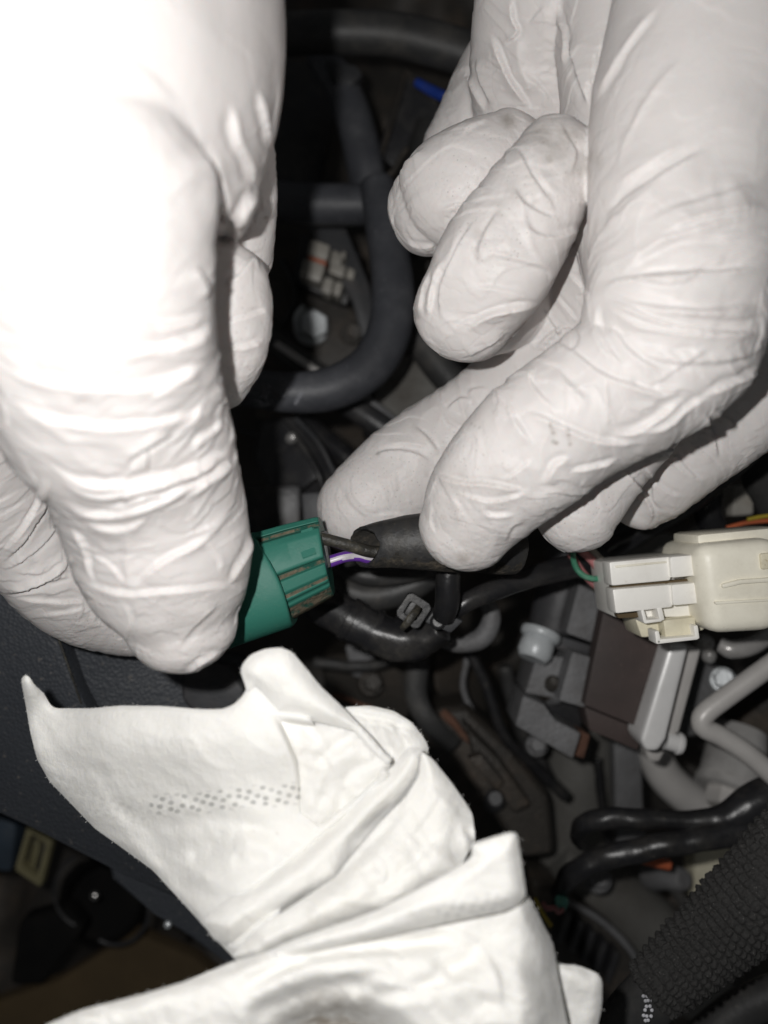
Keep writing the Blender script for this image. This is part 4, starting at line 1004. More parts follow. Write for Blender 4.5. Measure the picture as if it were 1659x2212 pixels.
# ------------------------------------------------------------------ white connector at the right
wc = empty('electrical_plug', P(1520, 1270, -20))
tag(wc, 'ivory white plug with ribbed nose and square latch at the right edge', 'connector')
prism('nose', [(1314, 1217), (1520, 1196), (1536, 1332), (1332, 1336)], -8, 13, M['white'], wc, 0.5)
prism('terminal_row', [(1316, 1214), (1446, 1202), (1450, 1254), (1321, 1266)], -4.5, 5, M['white'], wc, 0.45)
prism('terminal_row', [(1323, 1273), (1450, 1262), (1454, 1312), (1330, 1326)], -4.5, 5, M['white'], wc, 0.45)
prism('terminal_row', [(1447, 1203), (1512, 1197), (1515, 1243), (1451, 1249)], -3.6, 6, M['white'], wc, 0.45)
prism('terminal_row', [(1451, 1263), (1516, 1257), (1520, 1303), (1455, 1309)], -3.8, 6, M['white'], wc, 0.45)
prism('housing', [(1507, 1178), (1690, 1160), (1690, 1364), (1534, 1373)], 0, 20, M['ivory'], wc, 3.2, seg=5)
prism('upper_flank', [(1505, 1154), (1690, 1137), (1690, 1172), (1510, 1190)], -5, 12, M['ivory'], wc, 1.0)
prism('housing_rib', [(1560, 1262), (1600, 1252), (1690, 1246), (1690, 1256), (1602, 1262), (1562, 1272)], 0.7, 3, M['ivory'], wc, 0.4)
prism('housing_slot', [(1643, 1196), (1690, 1192), (1690, 1226), (1646, 1231)], 0.6, 3, M['ivorydk'], wc, 0.4)
prism('latch_base', [(1372, 1338), (1385, 1332), (1532, 1308), (1538, 1352), (1505, 1368), (1386, 1378)], -9, 9, M['ivorydk'], wc, 0.5)
for q in ([(1384, 1318), (1392, 1317), (1400, 1345), (1391, 1347)], [(1418, 1312), (1430, 1311), (1437, 1340), (1425, 1342)], [(1502, 1302), (1516, 1300), (1524, 1334), (1510, 1336)],
          [(1391, 1340), (1430, 1336), (1431, 1343), (1393, 1348)], [(1508, 1330), (1540, 1327), (1541, 1334), (1510, 1338)]):
    prism('latch_bar', q, -4.5, 5, M['white'], wc, 0.3)
prism('latch_tab', [(1432, 1340), (1502, 1332), (1508, 1374), (1438, 1381)], -6, 5, M['ivorydk'], wc, 0.5)
for q in ([(1414, 1364), (1424, 1362), (1430, 1391), (1418, 1392)], [(1498, 1352), (1508, 1350), (1512, 1380), (1503, 1382)], [(1416, 1382), (1508, 1373), (1509, 1382), (1418, 1392)]):
    prism('latch_frame', q, -4, 4, M['white'], wc, 0.3)

prism('dirt_line', [(1322, 1266), (1512, 1248), (1514, 1256), (1323, 1273)], -6.6, 2, M['sand'], wc, 0.1)
prism('dirt_line', [(1332, 1327), (1384, 1322), (1386, 1334), (1336, 1336)], -6.8, 2, M['sand'], wc, 0.2)
prism('moulded_step', [(1330, 1222), (1440, 1212), (1441, 1216), (1331, 1227)], -4.2, 1, M['ivory'], wc, 0.1)
prism('moulded_step', [(1545, 1300), (1690, 1292), (1690, 1297), (1546, 1306)], 0.4, 1.5, M['ivory'], wc, 0.2)
def wire(pts, mat, label, seg=12, n=32, cat='wire', name='wire', **k):
    return tag(tube(name, pts, mat, n=n, seg=seg, **k), label, cat)
wire([(1236, 1185, -16, 6), (1241, 1218, -17, 6.5), (1256, 1240, -17, 6.5), (1282, 1250, -17, 6.5), (1322, 1246, -18, 6.5)], M['greenw'], 'green wire curving into the white plug nose')
wire([(1256, 1190, -19, 9), (1280, 1212, -19, 9.5), (1298, 1236, -19, 9.5), (1325, 1262, -20, 9)], M['pink'], 'pink wire entering the white plug above the second pink one')
wire([(1232, 1196, -22, 8), (1262, 1240, -22, 8), (1292, 1268, -22, 9), (1328, 1290, -22, 9)], M['pink'], 'lower pink wire behind the green wire at the white plug')
wire([(1270, 1180, -20, 10), (1295, 1210, -20, 11), (1322, 1228, -20, 11)], M['offgrey'], 'pale grey wire end tucked above the pink wires')
wire([(1245, 1205, -26, 11), (1290, 1270, -26, 11), (1330, 1310, -26, 10)], M['wirebk'], 'black wire beneath the pink wires at the white plug')
wire([(1570, 1140, -34, 5), (1620, 1128, -34, 5), (1700, 1122, -34, 5)], M['orange'], 'orange wire above the white plug housing')
wire([(1615, 1122, -33, 4.5), (1645, 1116, -33, 4.5), (1700, 1110, -33, 4.5)], M['yellow'], 'yellow wire above the white plug housing')

# ------------------------------------------------------------------ harness, clip and tie in the middle
wire([(1300, 1210, -27, 30), (1200, 1232, -22, 25), (1100, 1262, -18, 23), (1020, 1295, -16, 22), (975, 1320, -16, 22)], M['vinyl'], 'thin black tube leading from the clip towards the white plug', seg=24, n=60, cat='cable', name='harness_tube', wob=0.15)
wire([(1240, 1225, -33, 28), (1380, 1145, -33, 30), (1500, 1070, -33, 30), (1600, 985, -34, 30), (1720, 880, -34, 30)], M['vinyl'], 'glossy black cable running along the lower edge of the right hand', seg=24, n=60, cat='cable', name='harness_tube', wob=0.25)
wire([(972, 1190, -9, 26), (968, 1250, -9, 27), (966, 1300, -10, 27), (958, 1332, -12, 24)], M['vinyl'], 'short glossy black stub standing up from the clip', seg=24, cat='cable', name='harness_tube')
tape = wire([(660, 1285, -26, 40), (720, 1318, -25, 44), (780, 1352, -24, 46), (850, 1382, -23, 45), (905, 1380, -22, 42), (950, 1352, -20, 36)], M['vinyl'], 'black taped wire bundle below the green plug', seg=28, n=70, cat='cable', name='taped_harness', wob=0.5)
for (a, b, h) in (((748, 1334), (762, 1342), 49), ((800, 1360), (812, 1366), 50), ((838, 1376), (848, 1380), 49)):
    tube('tape_turn', [(a[0], a[1], -24, h), (b[0], b[1], -24, h)], M['vinyl'], tape, n=6, seg=28, cap=(0.02, 0.02))
def frame(name, outer, inner, z, th, mat, parent=None, bev=0.3):
    n = len(outer); bm = bmesh.new()
    O = [bm.verts.new(P(x, y, z)) for x, y in outer]; I = [bm.verts.new(P(x, y, z)) for x, y in inner]
    dn = Vector((0, 0, -th * U))
    O2 = [bm.verts.new(v.co + dn) for v in O]; I2 = [bm.verts.new(v.co + dn) for v in I]
    for i in range(n):
        j = (i + 1) % n
        bm.faces.new((O[i], O[j], I[j], I[i])); bm.faces.new((O2[i], I2[i], I2[j], O2[j]))
        bm.faces.new((O[i], O2[i], O2[j], O[j])); bm.faces.new((I[i], I[j], I2[j], I2[i]))
    bmesh.ops.recalc_face_normals(bm, faces=bm.faces)
    bmesh.ops.bevel(bm, geom=list(bm.edges), offset=bev * U, segments=2, affect='EDGES', clamp_overlap=True)
    me = bpy.data.meshes.new(name); bm.to_mesh(me); bm.free(); o = link(name, me, mat, parent); auto_smooth(o, 30); return o
ct = empty('harness_clip', P(930, 1325, -14)); tag(ct, 'black plastic harness clip with a square buckle below the right hand fingertip', 'clip')
frame('buckle', [(882, 1284), (893, 1283), (928, 1306), (931, 1316), (905, 1356), (895, 1358), (859, 1332), (857, 1322)], [(886, 1299), (890, 1299), (914, 1315), (914, 1319), (898, 1342), (895, 1343), (872, 1326), (871, 1322)], -12, 3, M['blackpl'], ct)
prism('backing', [(880, 1290), (925, 1314), (900, 1350), (862, 1326)], -15, 3, M['blackpl'], ct, 0.4)
prism('body', [(937, 1318), (1003, 1341), (974, 1369), (917, 1345)], -13, 6, M['greypl'], ct, 0.6)
lathe('dimple', P(946, 1343, -13.2), P(946, 1343, -12.3), [(0, 1.5), (0.5, 1.5), (0.9, 1.25), (0.6, 0.9)], M['blackpl'], ct, 24)
tube('strap_tail', [(905, 1308, -13, 9), (893, 1325, -11.5, 9), (878, 1343, -11, 8), (866, 1357, -11.5, 6)], M['wirebk'], ct, n=30, seg=10, flat=0.5, wob=0.35)
wire([(1048, 1292, -42, 16), (1062, 1335, -42, 20), (1040, 1378, -42, 22), (990, 1392, -42, 18), (950, 1385, -42, 12)], M['castgrey'], 'pale plastic ring segment behind the harness clip', seg=20, cat='ring', name='plastic_ring')
wire([(690, 1240, -44, 30), (780, 1285, -44, 34), (880, 1270, -44, 32), (960, 1215, -44, 30)], M['rubber_dark'], 'dark curved hose below the conduit mouth', seg=24, cat='hose', name='rubber_hose')
wire([(730, 1220, -38, 20), (800, 1245, -38, 22), (900, 1235, -38, 22), (1000, 1200, -38, 20)], M['rubber_dark'], 'thin dark hose right under the conduit', seg=20, cat='hose', name='rubber_hose')
tag(prism('bracket_plate', [(770, 1283), (840, 1286), (835, 1306), (788, 1308)], -56, 3, M['offgrey'], None, 0.5), 'small pale plate glimpsed beneath the dark hoses', 'plate')

# ------------------------------------------------------------------ hoses between the hands
uh = wire([(815, 400, -58, 38), (832, 500, -54, 42), (848, 610, -50, 46), (842, 710, -47, 48), (800, 790, -45, 48), (720, 838, -43, 47), (630, 848, -42, 44), (540, 838, -42, 42), (430, 820, -42, 42)], M['rubber'], 'black rubber hose bending in a U between the hands', seg=36, n=90, cat='hose', name='rubber_hose')
for pts in ([(562, 870, 7), (574, 848, 8), (584, 824, 6)], [(610, 858, 7), (615, 842, 9), (619, 826, 6)], [(638, 872, 4), (648, 855, 5), (656, 836, 4)], [(548, 868, 7), (568, 873, 6), (590, 868, 4)]):
    tube('scuff_mark', [(x, y, -42 + 4.47 * math.sqrt(max(0.05, 1 - ((y - 845) / 45.0) ** 2)), h) for x, y, h in pts], M['scuff'], uh, n=12, seg=10, flat=0.25, wob=0.3)
wire([(560, 78, -66, 42), (700, 70, -66, 43), (840, 74, -66, 44), (950, 98, -66, 45), (1080, 140, -66, 45)], M['rubber_dark'], 'thick dark hose crossing the top between the hands', seg=32, n=50, cat='hose', name='rubber_hose')
wire([(690, 120, -92, 34), (735, 185, -90, 38), (768, 270, -88, 40), (790, 370, -88, 40), (800, 460, -90, 40)], M['rubber'], 'grey worn hose hanging down behind the level pipe', seg=28, n=50, cat='hose', name='rubber_hose')
wire([(520, 428, -68, 42), (660, 440, -68, 43), (780, 442, -68, 43), (900, 440, -70, 43)], M['rubber'], 'level grey rubber pipe above the U-shaped hose', seg=32, cat='hose', name='rubber_hose')
lp = tag(prism('hose_lug', [(700, 125), (770, 140), (785, 160), (760, 185), (715, 175)], -84, 5, M['greypl'], None, 1.0), 'small grey lug at the top end of the hanging hose', 'bracket')
tag(prism('plastic_cover', [(560, 120), (730, 135), (720, 260), (690, 400), (560, 420)], -112, 6, M['blackpl'], None, 2), 'black plastic cover behind the left hand knuckles', 'cover')
br = empty('metal_bracket', P(870, 240, -90)); tag(br, 'dark folded bracket beside the blue wire at the top', 'bracket')
prism('web', [(875, 150), (960, 190), (940, 300), (850, 360), (815, 330)], -92, 4, M['blackpl'], br, 0.6)
tube('edge', [(878, 150, -88, 5), (862, 210, -88, 5), (838, 290, -88, 5), (820, 345, -88, 5)], M['castdark'], br, n=16, seg=8)
tube('edge', [(880, 155, -86, 5), (905, 190, -86, 5), (945, 222, -86, 5)], M['castdark'], br, n=16, seg=8)
wire([(900, 178, -70, 10), (940, 200, -68, 12), (975, 215, -66, 12), (1020, 235, -66, 12)], M['blue'], 'blue wire disappearing behind the curled fingers')
wire([(950, 290, -95, 60), (900, 420, -95, 55), (880, 540, -95, 50)], M['rubber_dark'], 'wide dark hose in the shade behind the curled fingers', seg=24, cat='hose', name='rubber_hose')

# small grey plug pair and bolt
rp = empty('relay_plug', P(700, 580, -90)); tag(rp, 'pair of grey-white terminal plugs with an orange strip', 'connector')
for q, zz, m in (([(671, 515), (714, 530), (706, 563), (662, 549)], -84, 'offgrey'), ([(718, 538), (742, 549), (735, 580), (711, 570)], -86, 'offgrey'), ([(657, 556), (703, 572), (692, 610), (646, 594)], -84, 'offgrey'),
              ([(739, 540), (748, 543), (746, 558), (736, 555)], -84, 'offgrey'), ([(716, 562), (748, 574), (741, 600), (708, 588)], -86, 'offgrey'), ([(752, 575), (768, 584), (762, 606), (745, 598)], -87, 'offgrey'),
              ([(702, 596), (722, 604), (713, 638), (692, 628)], -84, 'offgrey'), ([(725, 605), (742, 612), (733, 641), (716, 634)], -84.5, 'offgrey')):
    prism('terminal', q, zz, 8, M[m], rp, 0.7)
prism('orange_strip', [(666, 549), (706, 564), (703, 573), (664, 558)], -85, 6, M['orange'], rp, 0.4)
prism('shell', [(650, 500), (780, 545), (750, 660), (630, 610)], -94, 10, M['blackpl'], rp, 1.2)
tag(prism('bracket_plate', [(560, 600), (700, 620), (840, 720), (860, 840), (760, 880), (560, 780)], -100, 6, M['castdark'], None, 1.5), 'dark brown metal plate carrying the hex bolt', 'plate')
tag(prism('bracket_plate', [(660, 485), (745, 488), (800, 620), (815, 740), (790, 760), (760, 650)], -90, 4, M['greypl'], None, 0.8), 'angled dark grey bracket beside the grey plug pair', 'bracket')
hb = empty('hex_bolt', P(676, 703, -95)); tag(hb, 'silver hex flange bolt inside the bend of the U-shaped hose', 'bolt')
b0, b1 = P(672, 708, -99), P(680, 700, -88)
lathe('flange', b0, b0.lerp(b1, 0.3), [(0, 5.2), (0.5, 5.2), (1, 4.6)], M['zinc'], hb, 36)
lathe('head', b0.lerp(b1, 0.2), b1, [(0, 4.3), (0.85, 4.3), (1, 3.7)], M['zinc'], hb, 6, 0.4, 20)
wire([(655, 662, -93, 5), (640, 685, -92, 6), (642, 712, -92, 6), (652, 728, -93, 5)], M['zinc'], 'thin bright clip edge curving beside the hex bolt', cat='clip', name='spring_clip')
wire([(596, 742, -80, 7), (630, 765, -80, 8), (690, 806, -80, 8)], M['pipe'], 'thin bright rod just above the bottom of the U-shaped hose', cat='rod', name='metal_rod')
wire([(560, 690, -90, 26), (620, 760, -88, 26), (720, 830, -90, 26)], M['rubber_dark'], 'thin dark hose under the hex bolt', cat='hose', name='rubber_hose', seg=20)

# below the U hose
tag(prism('metal_shield', [(850, 770), (960, 760), (1010, 860), (980, 960), (880, 980), (780, 920)], -86, 5, M['cast'], None, 1.5, zs=[-86, -86, -82, -80, -84, -88]), 'pale grey metal shield between U hose and right thumb', 'shield')
wire([(880, 690, -74, 36), (950, 790, -72, 38), (1030, 880, -70, 38)], M['rubber_dark'], 'dark hose passing over the pale metal shield', cat='hose', name='rubber_hose', seg=24)
wire([(700, 840, -66, 26), (800, 905, -64, 27), (900, 975, -64, 27)], M['blackpl'], 'black tube slanting under the U-shaped hose', cat='tube', name='plastic_tube', seg=20)
wire([(780, 860, -70, 16), (850, 915, -70, 16), (910, 960, -70, 16)], M['castgrey'], 'grey rod beside the slanting black tube', cat='rod', name='metal_rod', seg=16)
tag(lathe('rivet', P(836, 952, -64), P(838, 950, -60), [(0, 1.6), (0.6, 1.6), (1, 0.5)], M['chrome'], None, 16), 'tiny shiny rivet above the right thumb', 'rivet')
sn = empty('sensor_housing', P(620, 1000, -75)); tag(sn, 'glossy black moulded housing behind the green plug', 'housing')
prism('shell', [(560, 905), (640, 890), (720, 1000), (760, 1060), (700, 1110), (590, 1080), (540, 990)], -70, 16, M['blackpl'], sn, 3.0, zs=[-74, -68, -62, -66, -66, -72, -78], seg=3)
prism('face', [(600, 980), (650, 960), (690, 1030), (640, 1070), (600, 1050)], -63, 8, M['blackpl'], sn, 1.5, zs=[-68, -64, -62, -64, -66])
tube('ridge', [(610, 915, -66, 7), (650, 960, -62, 7), (690, 1030, -59, 7), (700, 1090, -62, 7)], M['blackpl'], sn, n=24, seg=10)
tube('ridge', [(640, 905, -66, 6), (690, 960, -62, 6), (730, 1040, -60, 6)], M['greypl'], sn, n=24, seg=10)
lathe('screw', P(628, 948, -66), P(632, 944, -60), [(0, 1.4), (0.7, 1.4), (1, 0.4)], M['chrome'], sn, 16)
prism('plug_socket', [(650, 1065), (740, 1060), (745, 1130), (655, 1140)], -50, 14, M['greypl'], sn, 0.8)
tag(prism('plastic_box', [(490, 1050), (650, 1045), (650, 1160), (560, 1180), (490, 1170)], -58, 12, M['blackpl'], None, 1.5), 'black plastic box behind the top of the green plug', 'box')
wire([(640, 900, -78, 24), (760, 1000, -74, 26), (860, 1100, -74, 26)], M['vinyl'], 'black cable running down behind the right thumb', cat='cable', name='harness_tube', seg=20)
wire([(800, 930, -84, 20), (850, 1010, -80, 22), (900, 1100, -80, 22)], M['vinyl'], 'second black cable hidden beside the right thumb', cat='cable', name='harness_tube', seg=20)

# ------------------------------------------------------------------ castings below the clip
tag(prism('engine_casting', [(690, 1420), (880, 1395), (905, 1480), (885, 1560), (790, 1550), (700, 1500)], -82, 20, M['castdark'], None, 3, zs=[-90, -78, -76, -80, -84, -90], seg=3), 'oily dark casting left of the black band', 'casting')
tag(prism('engine_casting', [(935, 1410), (1000, 1405), (1050, 1480), (1060, 1580), (1000, 1560), (940, 1500)], -84, 20, M['castdark'], None, 3, zs=[-80, -86, -90, -90, -84, -78], seg=3), 'dark wedge-shaped casting right of the black band', 'casting')
wire([(915, 1380, -58, 22), (902, 1440, -58, 24), (900, 1510, -58, 24), (935, 1570, -58, 22), (980, 1610, -62, 20)], M['rubber_dark'], 'black rubber band running down from the clip', cat='strap', name='rubber_strap', seg=16, flat=0.4)
wire([(1010, 1400, -66, 12), (1050, 1480, -66, 12), (1090, 1590, -66, 12), (1160, 1660, -68, 12), (1220, 1720, -70, 12)], M['vinyl'], 'thin black cable dropping beside the grey valve block', cat='cable', name='harness_tube', seg=16)
cb = empty('engine_casting', P(1070, 1680, -75)); tag(cb, 'long dark casting with a rusty edge right of the cloth', 'casting')
prism('body', [(935, 1530), (1010, 1525), (1110, 1620), (1190, 1720), (1200, 1850), (1120, 1860), (1040, 1720), (950, 1610)], -68, 24, M['castdark'], cb, 3, seg=3)
tube('rusty_edge', [(955, 1538, -66, 10), (975, 1555, -65, 11), (1005, 1590, -65, 7), (1065, 1645, -65, 6)], M['rust'], cb, n=30, seg=10, wob=0.4)
lathe('stud', P(1066, 1735, -70), P(1070, 1725, -60), [(0, 2.6), (0.8, 2.6), (1, 1.6)], M['greypl'], cb, 20)
prism('step', [(1000, 1560), (1080, 1640), (1150, 1740), (1110, 1760), (1030, 1660)], -62, 8, M['castdark'], cb, 1.5, seg=3)
wire([(1255, 1560, -105, 80), (1245, 1680, -105, 85), (1225, 1800, -108, 90), (1250, 1900, -112, 90)], M['cast'], 'broad pale casting flank below the grey valve block', cat='casting', name='engine_casting', seg=32)
tag(prism('bracket_plate', [(1326, 1600), (1386, 1616), (1390, 1740), (1400, 1830), (1335, 1840), (1328, 1720)], -82, 5, M['castgrey'], None, 1.0), 'upright grey metal strip under the brown plate', 'plate')
wire([(1400, 1600, -84, 36), (1440, 1680, -84, 38), (1520, 1740, -84, 38), (1640, 1770, -84, 38)], M['pipe'], 'fat grey pipe sweeping below the silver bar', cat='pipe', name='metal_pipe', seg=28)
wire([(1200, 1870, -98, 60), (1310, 1930, -98, 66), (1420, 2020, -98, 70), (1520, 2140, -98, 70)], M['cast'], 'dull grey casting tube below the two black cables', cat='casting', name='engine_casting', seg=32)
fb = empty('finned_casting', P(1300, 2020, -85)); tag(fb, 'dark finned part between the cloth and the braided hose', 'casting')
prism('body', [(1150, 1900), (1230, 1935), (1330, 2010), (1390, 2100), (1330, 2230), (1180, 2230)], -84, 20, M['castdark'], fb, 2.5, seg=3)
for k in range(5):
    x, y = 1225 + 26 * k, 1965 + 22 * k
    prism('fin', [(x, y), (x + 14, y + 10), (x - 10, y + 80), (x - 24, y + 68)], -79, 8, M['blackpl'], fb, 0.8)
tube('rim', [(1225, 1945, -78, 7), (1300, 1990, -77, 8), (1360, 2050, -76, 8), (1385, 2100, -76, 8)], M['castgrey'], fb, n=24, seg=10)
wire([(1172, 1950, -40, 5), (1182, 1962, -40, 5.5), (1198, 1961, -40, 5.5), (1206, 1970, -41, 5.5), (1216, 1964, -42, 5)], M['pink'], 'tiny pink wire stub beside the cloth edge')
wire([(1156, 1940, -38, 4), (1166, 1962, -38, 4.5), (1178, 1982, -38, 5), (1190, 2000, -38, 5)], M['yellow'], 'thin yellow-green wire hugging the cloth edge')
tag(lathe('end_plug', P(1208, 1955, -50), P(1212, 1945, -42), [(0, 1.7), (0.8, 1.7), (1, 1.2)], M['teal'], None, 20), 'small teal end plug beside the pink wire stub', 'plug')
wire([(1225, 1900, -46, 5), (1205, 1925, -44, 5), (1196, 1950, -43, 5), (1180, 1990, -43, 5)], M['vinyl'], 'thin black wire bending down by the teal end plug')

# ------------------------------------------------------------------ valve block, brown plate and silver bar
vb = empty('valve_block', P(1220, 1480, -50)); tag(vb, 'stepped grey valve block with slots left of the brown plate', 'valve')
prism('upper_block', [(1250, 1260), (1322, 1296), (1304, 1398), (1222, 1368)], -46, 16, M['castgrey'], vb, 0.8)
tube('solenoid', [(1240, 1200, -60, 56), (1210, 1300, -60, 56), (1196, 1360, -60, 54)], M['greypl'], vb, n=24, seg=32)
prism('flange', [(1170, 1362), (1296, 1400), (1290, 1424), (1165, 1392)], -47, 12, M['greypl'], vb, 0.6)
prism('middle_block', [(1236, 1408), (1286, 1422), (1264, 1530), (1207, 1514)], -41, 14, M['castgrey'], vb, 0.6)
prism('left_block', [(1160, 1415), (1226, 1420), (1205, 1510), (1134, 1498)], -47, 14, M['castgrey'], vb, 0.6)
prism('lower_block', [(1130, 1502), (1176, 1522), (1200, 1556), (1256, 1584), (1238, 1640), (1113, 1568)], -43, 14, M['castgrey'], vb, 0.6)
prism('slot_filler', [(1150, 1470), (1262, 1520), (1255, 1575), (1150, 1530)], -52, 10, M['blackpl'], vb, 0.5)
lathe('fitting', P(1180, 1495, -54), P(1196, 1472, -45), [(0, 2.6), (0.5, 2.6), (0.6, 1.8), (0.9, 1.7), (1, 0.9)], M['castdark'], vb, 20)
lathe('fitting', P(1190, 1512, -52), P(1214, 1504, -46), [(0, 1.4), (0.7, 1.4), (1, 0.6)], M['castgrey'], vb, 20)
zb = empty('flange_bolt', P(1165, 1390, -46)); tag(zb, 'bright zinc flange bolt on the side of the grey valve block', 'bolt')
z0, z1 = P(1170, 1364, -44), P(1150, 1424, -42)
lathe('flange', z0, z0.lerp(z1, 0.28), [(0, 4.4), (0.4, 4.5), (0.8, 4.3), (1, 3.9)], M['zinc'], zb, 36)
lathe('head', z0.lerp(z1, 0.25), z1, [(0, 3.4), (0.3, 3.8), (0.75, 3.8), (1, 3.1)], M['zinc'], zb, 36)
pp = empty('laminated_plate', P(1345, 1470, -42)); tag(pp, 'dark brown rectangular plate between valve block and silver bar', 'plate')
prism('sheet', [(1304, 1318), (1380, 1345), (1446, 1398), (1390, 1576), (1262, 1524)], -38, 5, M['brown'], pp, 0.5)
prism('lower_edge', [(1262, 1526), (1390, 1578), (1378, 1622), (1273, 1578)], -42, 8, M['brown'], pp, 0.5)
prism('lug', [(1246, 1575), (1276, 1588), (1262, 1640), (1236, 1632)], -48, 8, M['rust'], pp, 0.6)
sb = empty('clamp_bar', P(1440, 1500, -40)); tag(sb, 'bright brushed silver bar slanting beside the brown plate', 'bar')
prism('bar', [(1449, 1388), (1490, 1392), (1440, 1596), (1424, 1624), (1396, 1624), (1384, 1600)], -32, 10, M['alu'], sb, 1.3, seg=4)
prism('side', [(1488, 1396), (1516, 1402), (1468, 1582), (1440, 1600)], -39, 8, M['pipe'], sb, 0.8, seg=3)
lathe('peg', P(1436, 1598, -40), P(1472, 1608, -40), [(0, 2.0), (0.75, 2.0), (0.8, 2.4), (1, 2.2)], M['alu'], sb, 24)
prism('foot', [(1395, 1615), (1440, 1622), (1425, 1650), (1400, 1645)], -45, 6, M['pipe'], sb, 1.2, seg=3)
wire([(1555, 1392, -42, 16), (1580, 1402, -41, 20), (1620, 1396, -41, 20), (1655, 1375, -42, 18), (1700, 1330, -44, 18)], M['chrome'], 'shiny silver tube end tucked under the white plug', cat='pipe', name='metal_pipe', seg=24)
for x, y, r, lb in ((1523, 1388, 2.2, 'upper of two small steel balls beside the silver bar'), (1533, 1414, 1.7, 'lower of two small steel balls beside the silver bar')):
    tag(lathe('ball_end', P(x - 3, y + 4, -48), P(x, y, -44), [(0, r * 0.8), (0.3, r), (0.6, r * 0.95), (0.85, r * 0.6), (1, r * 0.15)], M['chrome'], None, 20), lb, 'steel ball')
wire([(1760, 1370, -34, 22), (1660, 1440, -34, 22), (1560, 1512, -34, 22), (1527, 1538, -34, 22), (1516, 1556, -34, 22), (1524, 1574, -34, 22), (1560, 1592, -34, 22), (1620, 1632, -34, 22), (1720, 1720, -34, 22)], M['pipe'], 'dull silver pipe with a sharp elbow at the right edge', cat='pipe', name='metal_pipe', seg=28, n=90)
cf = empty('pipe_fitting', P(1580, 1660, -66)); tag(cf, 'chrome hydraulic fitting behind the bent silver pipe', 'fitting')
f0, f1 = P(1600, 1580, -70), P(1562, 1745, -62)
lathe('barrel', f0, f0.lerp(f1, 0.68), [(0, 6.5), (0.3, 7.2), (0.96, 7.4), (1, 7.0)], M['chrome'], cf, 40)
lathe('collar', f0.lerp(f1, 0.68), f0.lerp(f1, 0.80), [(0, 6.6), (0.1, 7.9), (0.8, 7.9), (1, 7.0)], M['chrome'], cf, 40)
lathe('nut', f0.lerp(f1, 0.8), f1, [(0, 4.6), (0.9, 4.6), (1, 4.0)], M['pipe'], cf, 6, 0.3, 20)
prism('brass_shim', [(1590, 1705), (1640, 1690), (1646, 1715), (1600, 1730)], -66, 3, M['sand'], cf, 0.4)
tag(prism('engine_casting', [(1470, 1420), (1560, 1430), (1580, 1500), (1540, 1590), (1480, 1600), (1460, 1540)], -66, 16, M['castgrey'], None, 3, zs=[-72, -64, -60, -66, -72, -74], seg=3), 'knobbly grey casting right of the silver bar', 'casting')
tag(prism('engine_casting', [(1600, 1560), (1720, 1470), (1720, 1660), (1660, 1650)], -80, 16, M['castdark'], None, 2, seg=3), 'dark casting in the corner of the pipe elbow', 'casting')

# ------------------------------------------------------------------ black cables and braided hose, lower right
wire([(1760, 1690, -36, 44), (1660, 1722, -36, 43), (1590, 1758, -36, 36), (1530, 1772, -37, 26), (1440, 1772, -38, 21), (1360, 1768, -39, 22), (1300, 1770, -40, 23), (1258, 1784, -43, 20), (1246, 1806, -48, 16), (1256, 1822, -54, 14)], M['vinyl'], 'glossy black taped cable hooking back at its left end', cat='cable', name='harness_tube', seg=28, n=80, wob=0.35)
wire([(1760, 1740, -38, 32), (1650, 1775, -36, 32), (1570, 1800, -35, 30), (1480, 1818, -35, 26), (1380, 1836, -36, 25), (1290, 1860, -38, 25), (1235, 1890, -41, 24), (1205, 1930, -46, 18)], M['vinyl'], 'glossy black cable forking below the hooked one', cat='cable', name='harness_tube', seg=28, n=80, wob=0.4)
wire([(1380, 1853, -58, 11), (1410, 1860, -58, 12), (1446, 1868, -58, 12)], M['orange'], 'short orange wire end below the black cables')
tag(prism('bracket_plate', [(1500, 1830), (1580, 1822), (1585, 1900), (1560, 1950), (1495, 1945)], -86, 8, M['ivorydk'], None, 1.5), 'stained yellowish block behind the braided hose', 'block')
lathe_o = tag(lathe('hose_nipple', P(1400, 1890, -84), P(1480, 1900, -74), [(0, 3.4), (0.2, 3.8), (0.5, 3.0), (0.9, 3.0), (1, 2.4)], M['castgrey'], None, 24), 'small grey nipple under the orange wire end', 'fitting')
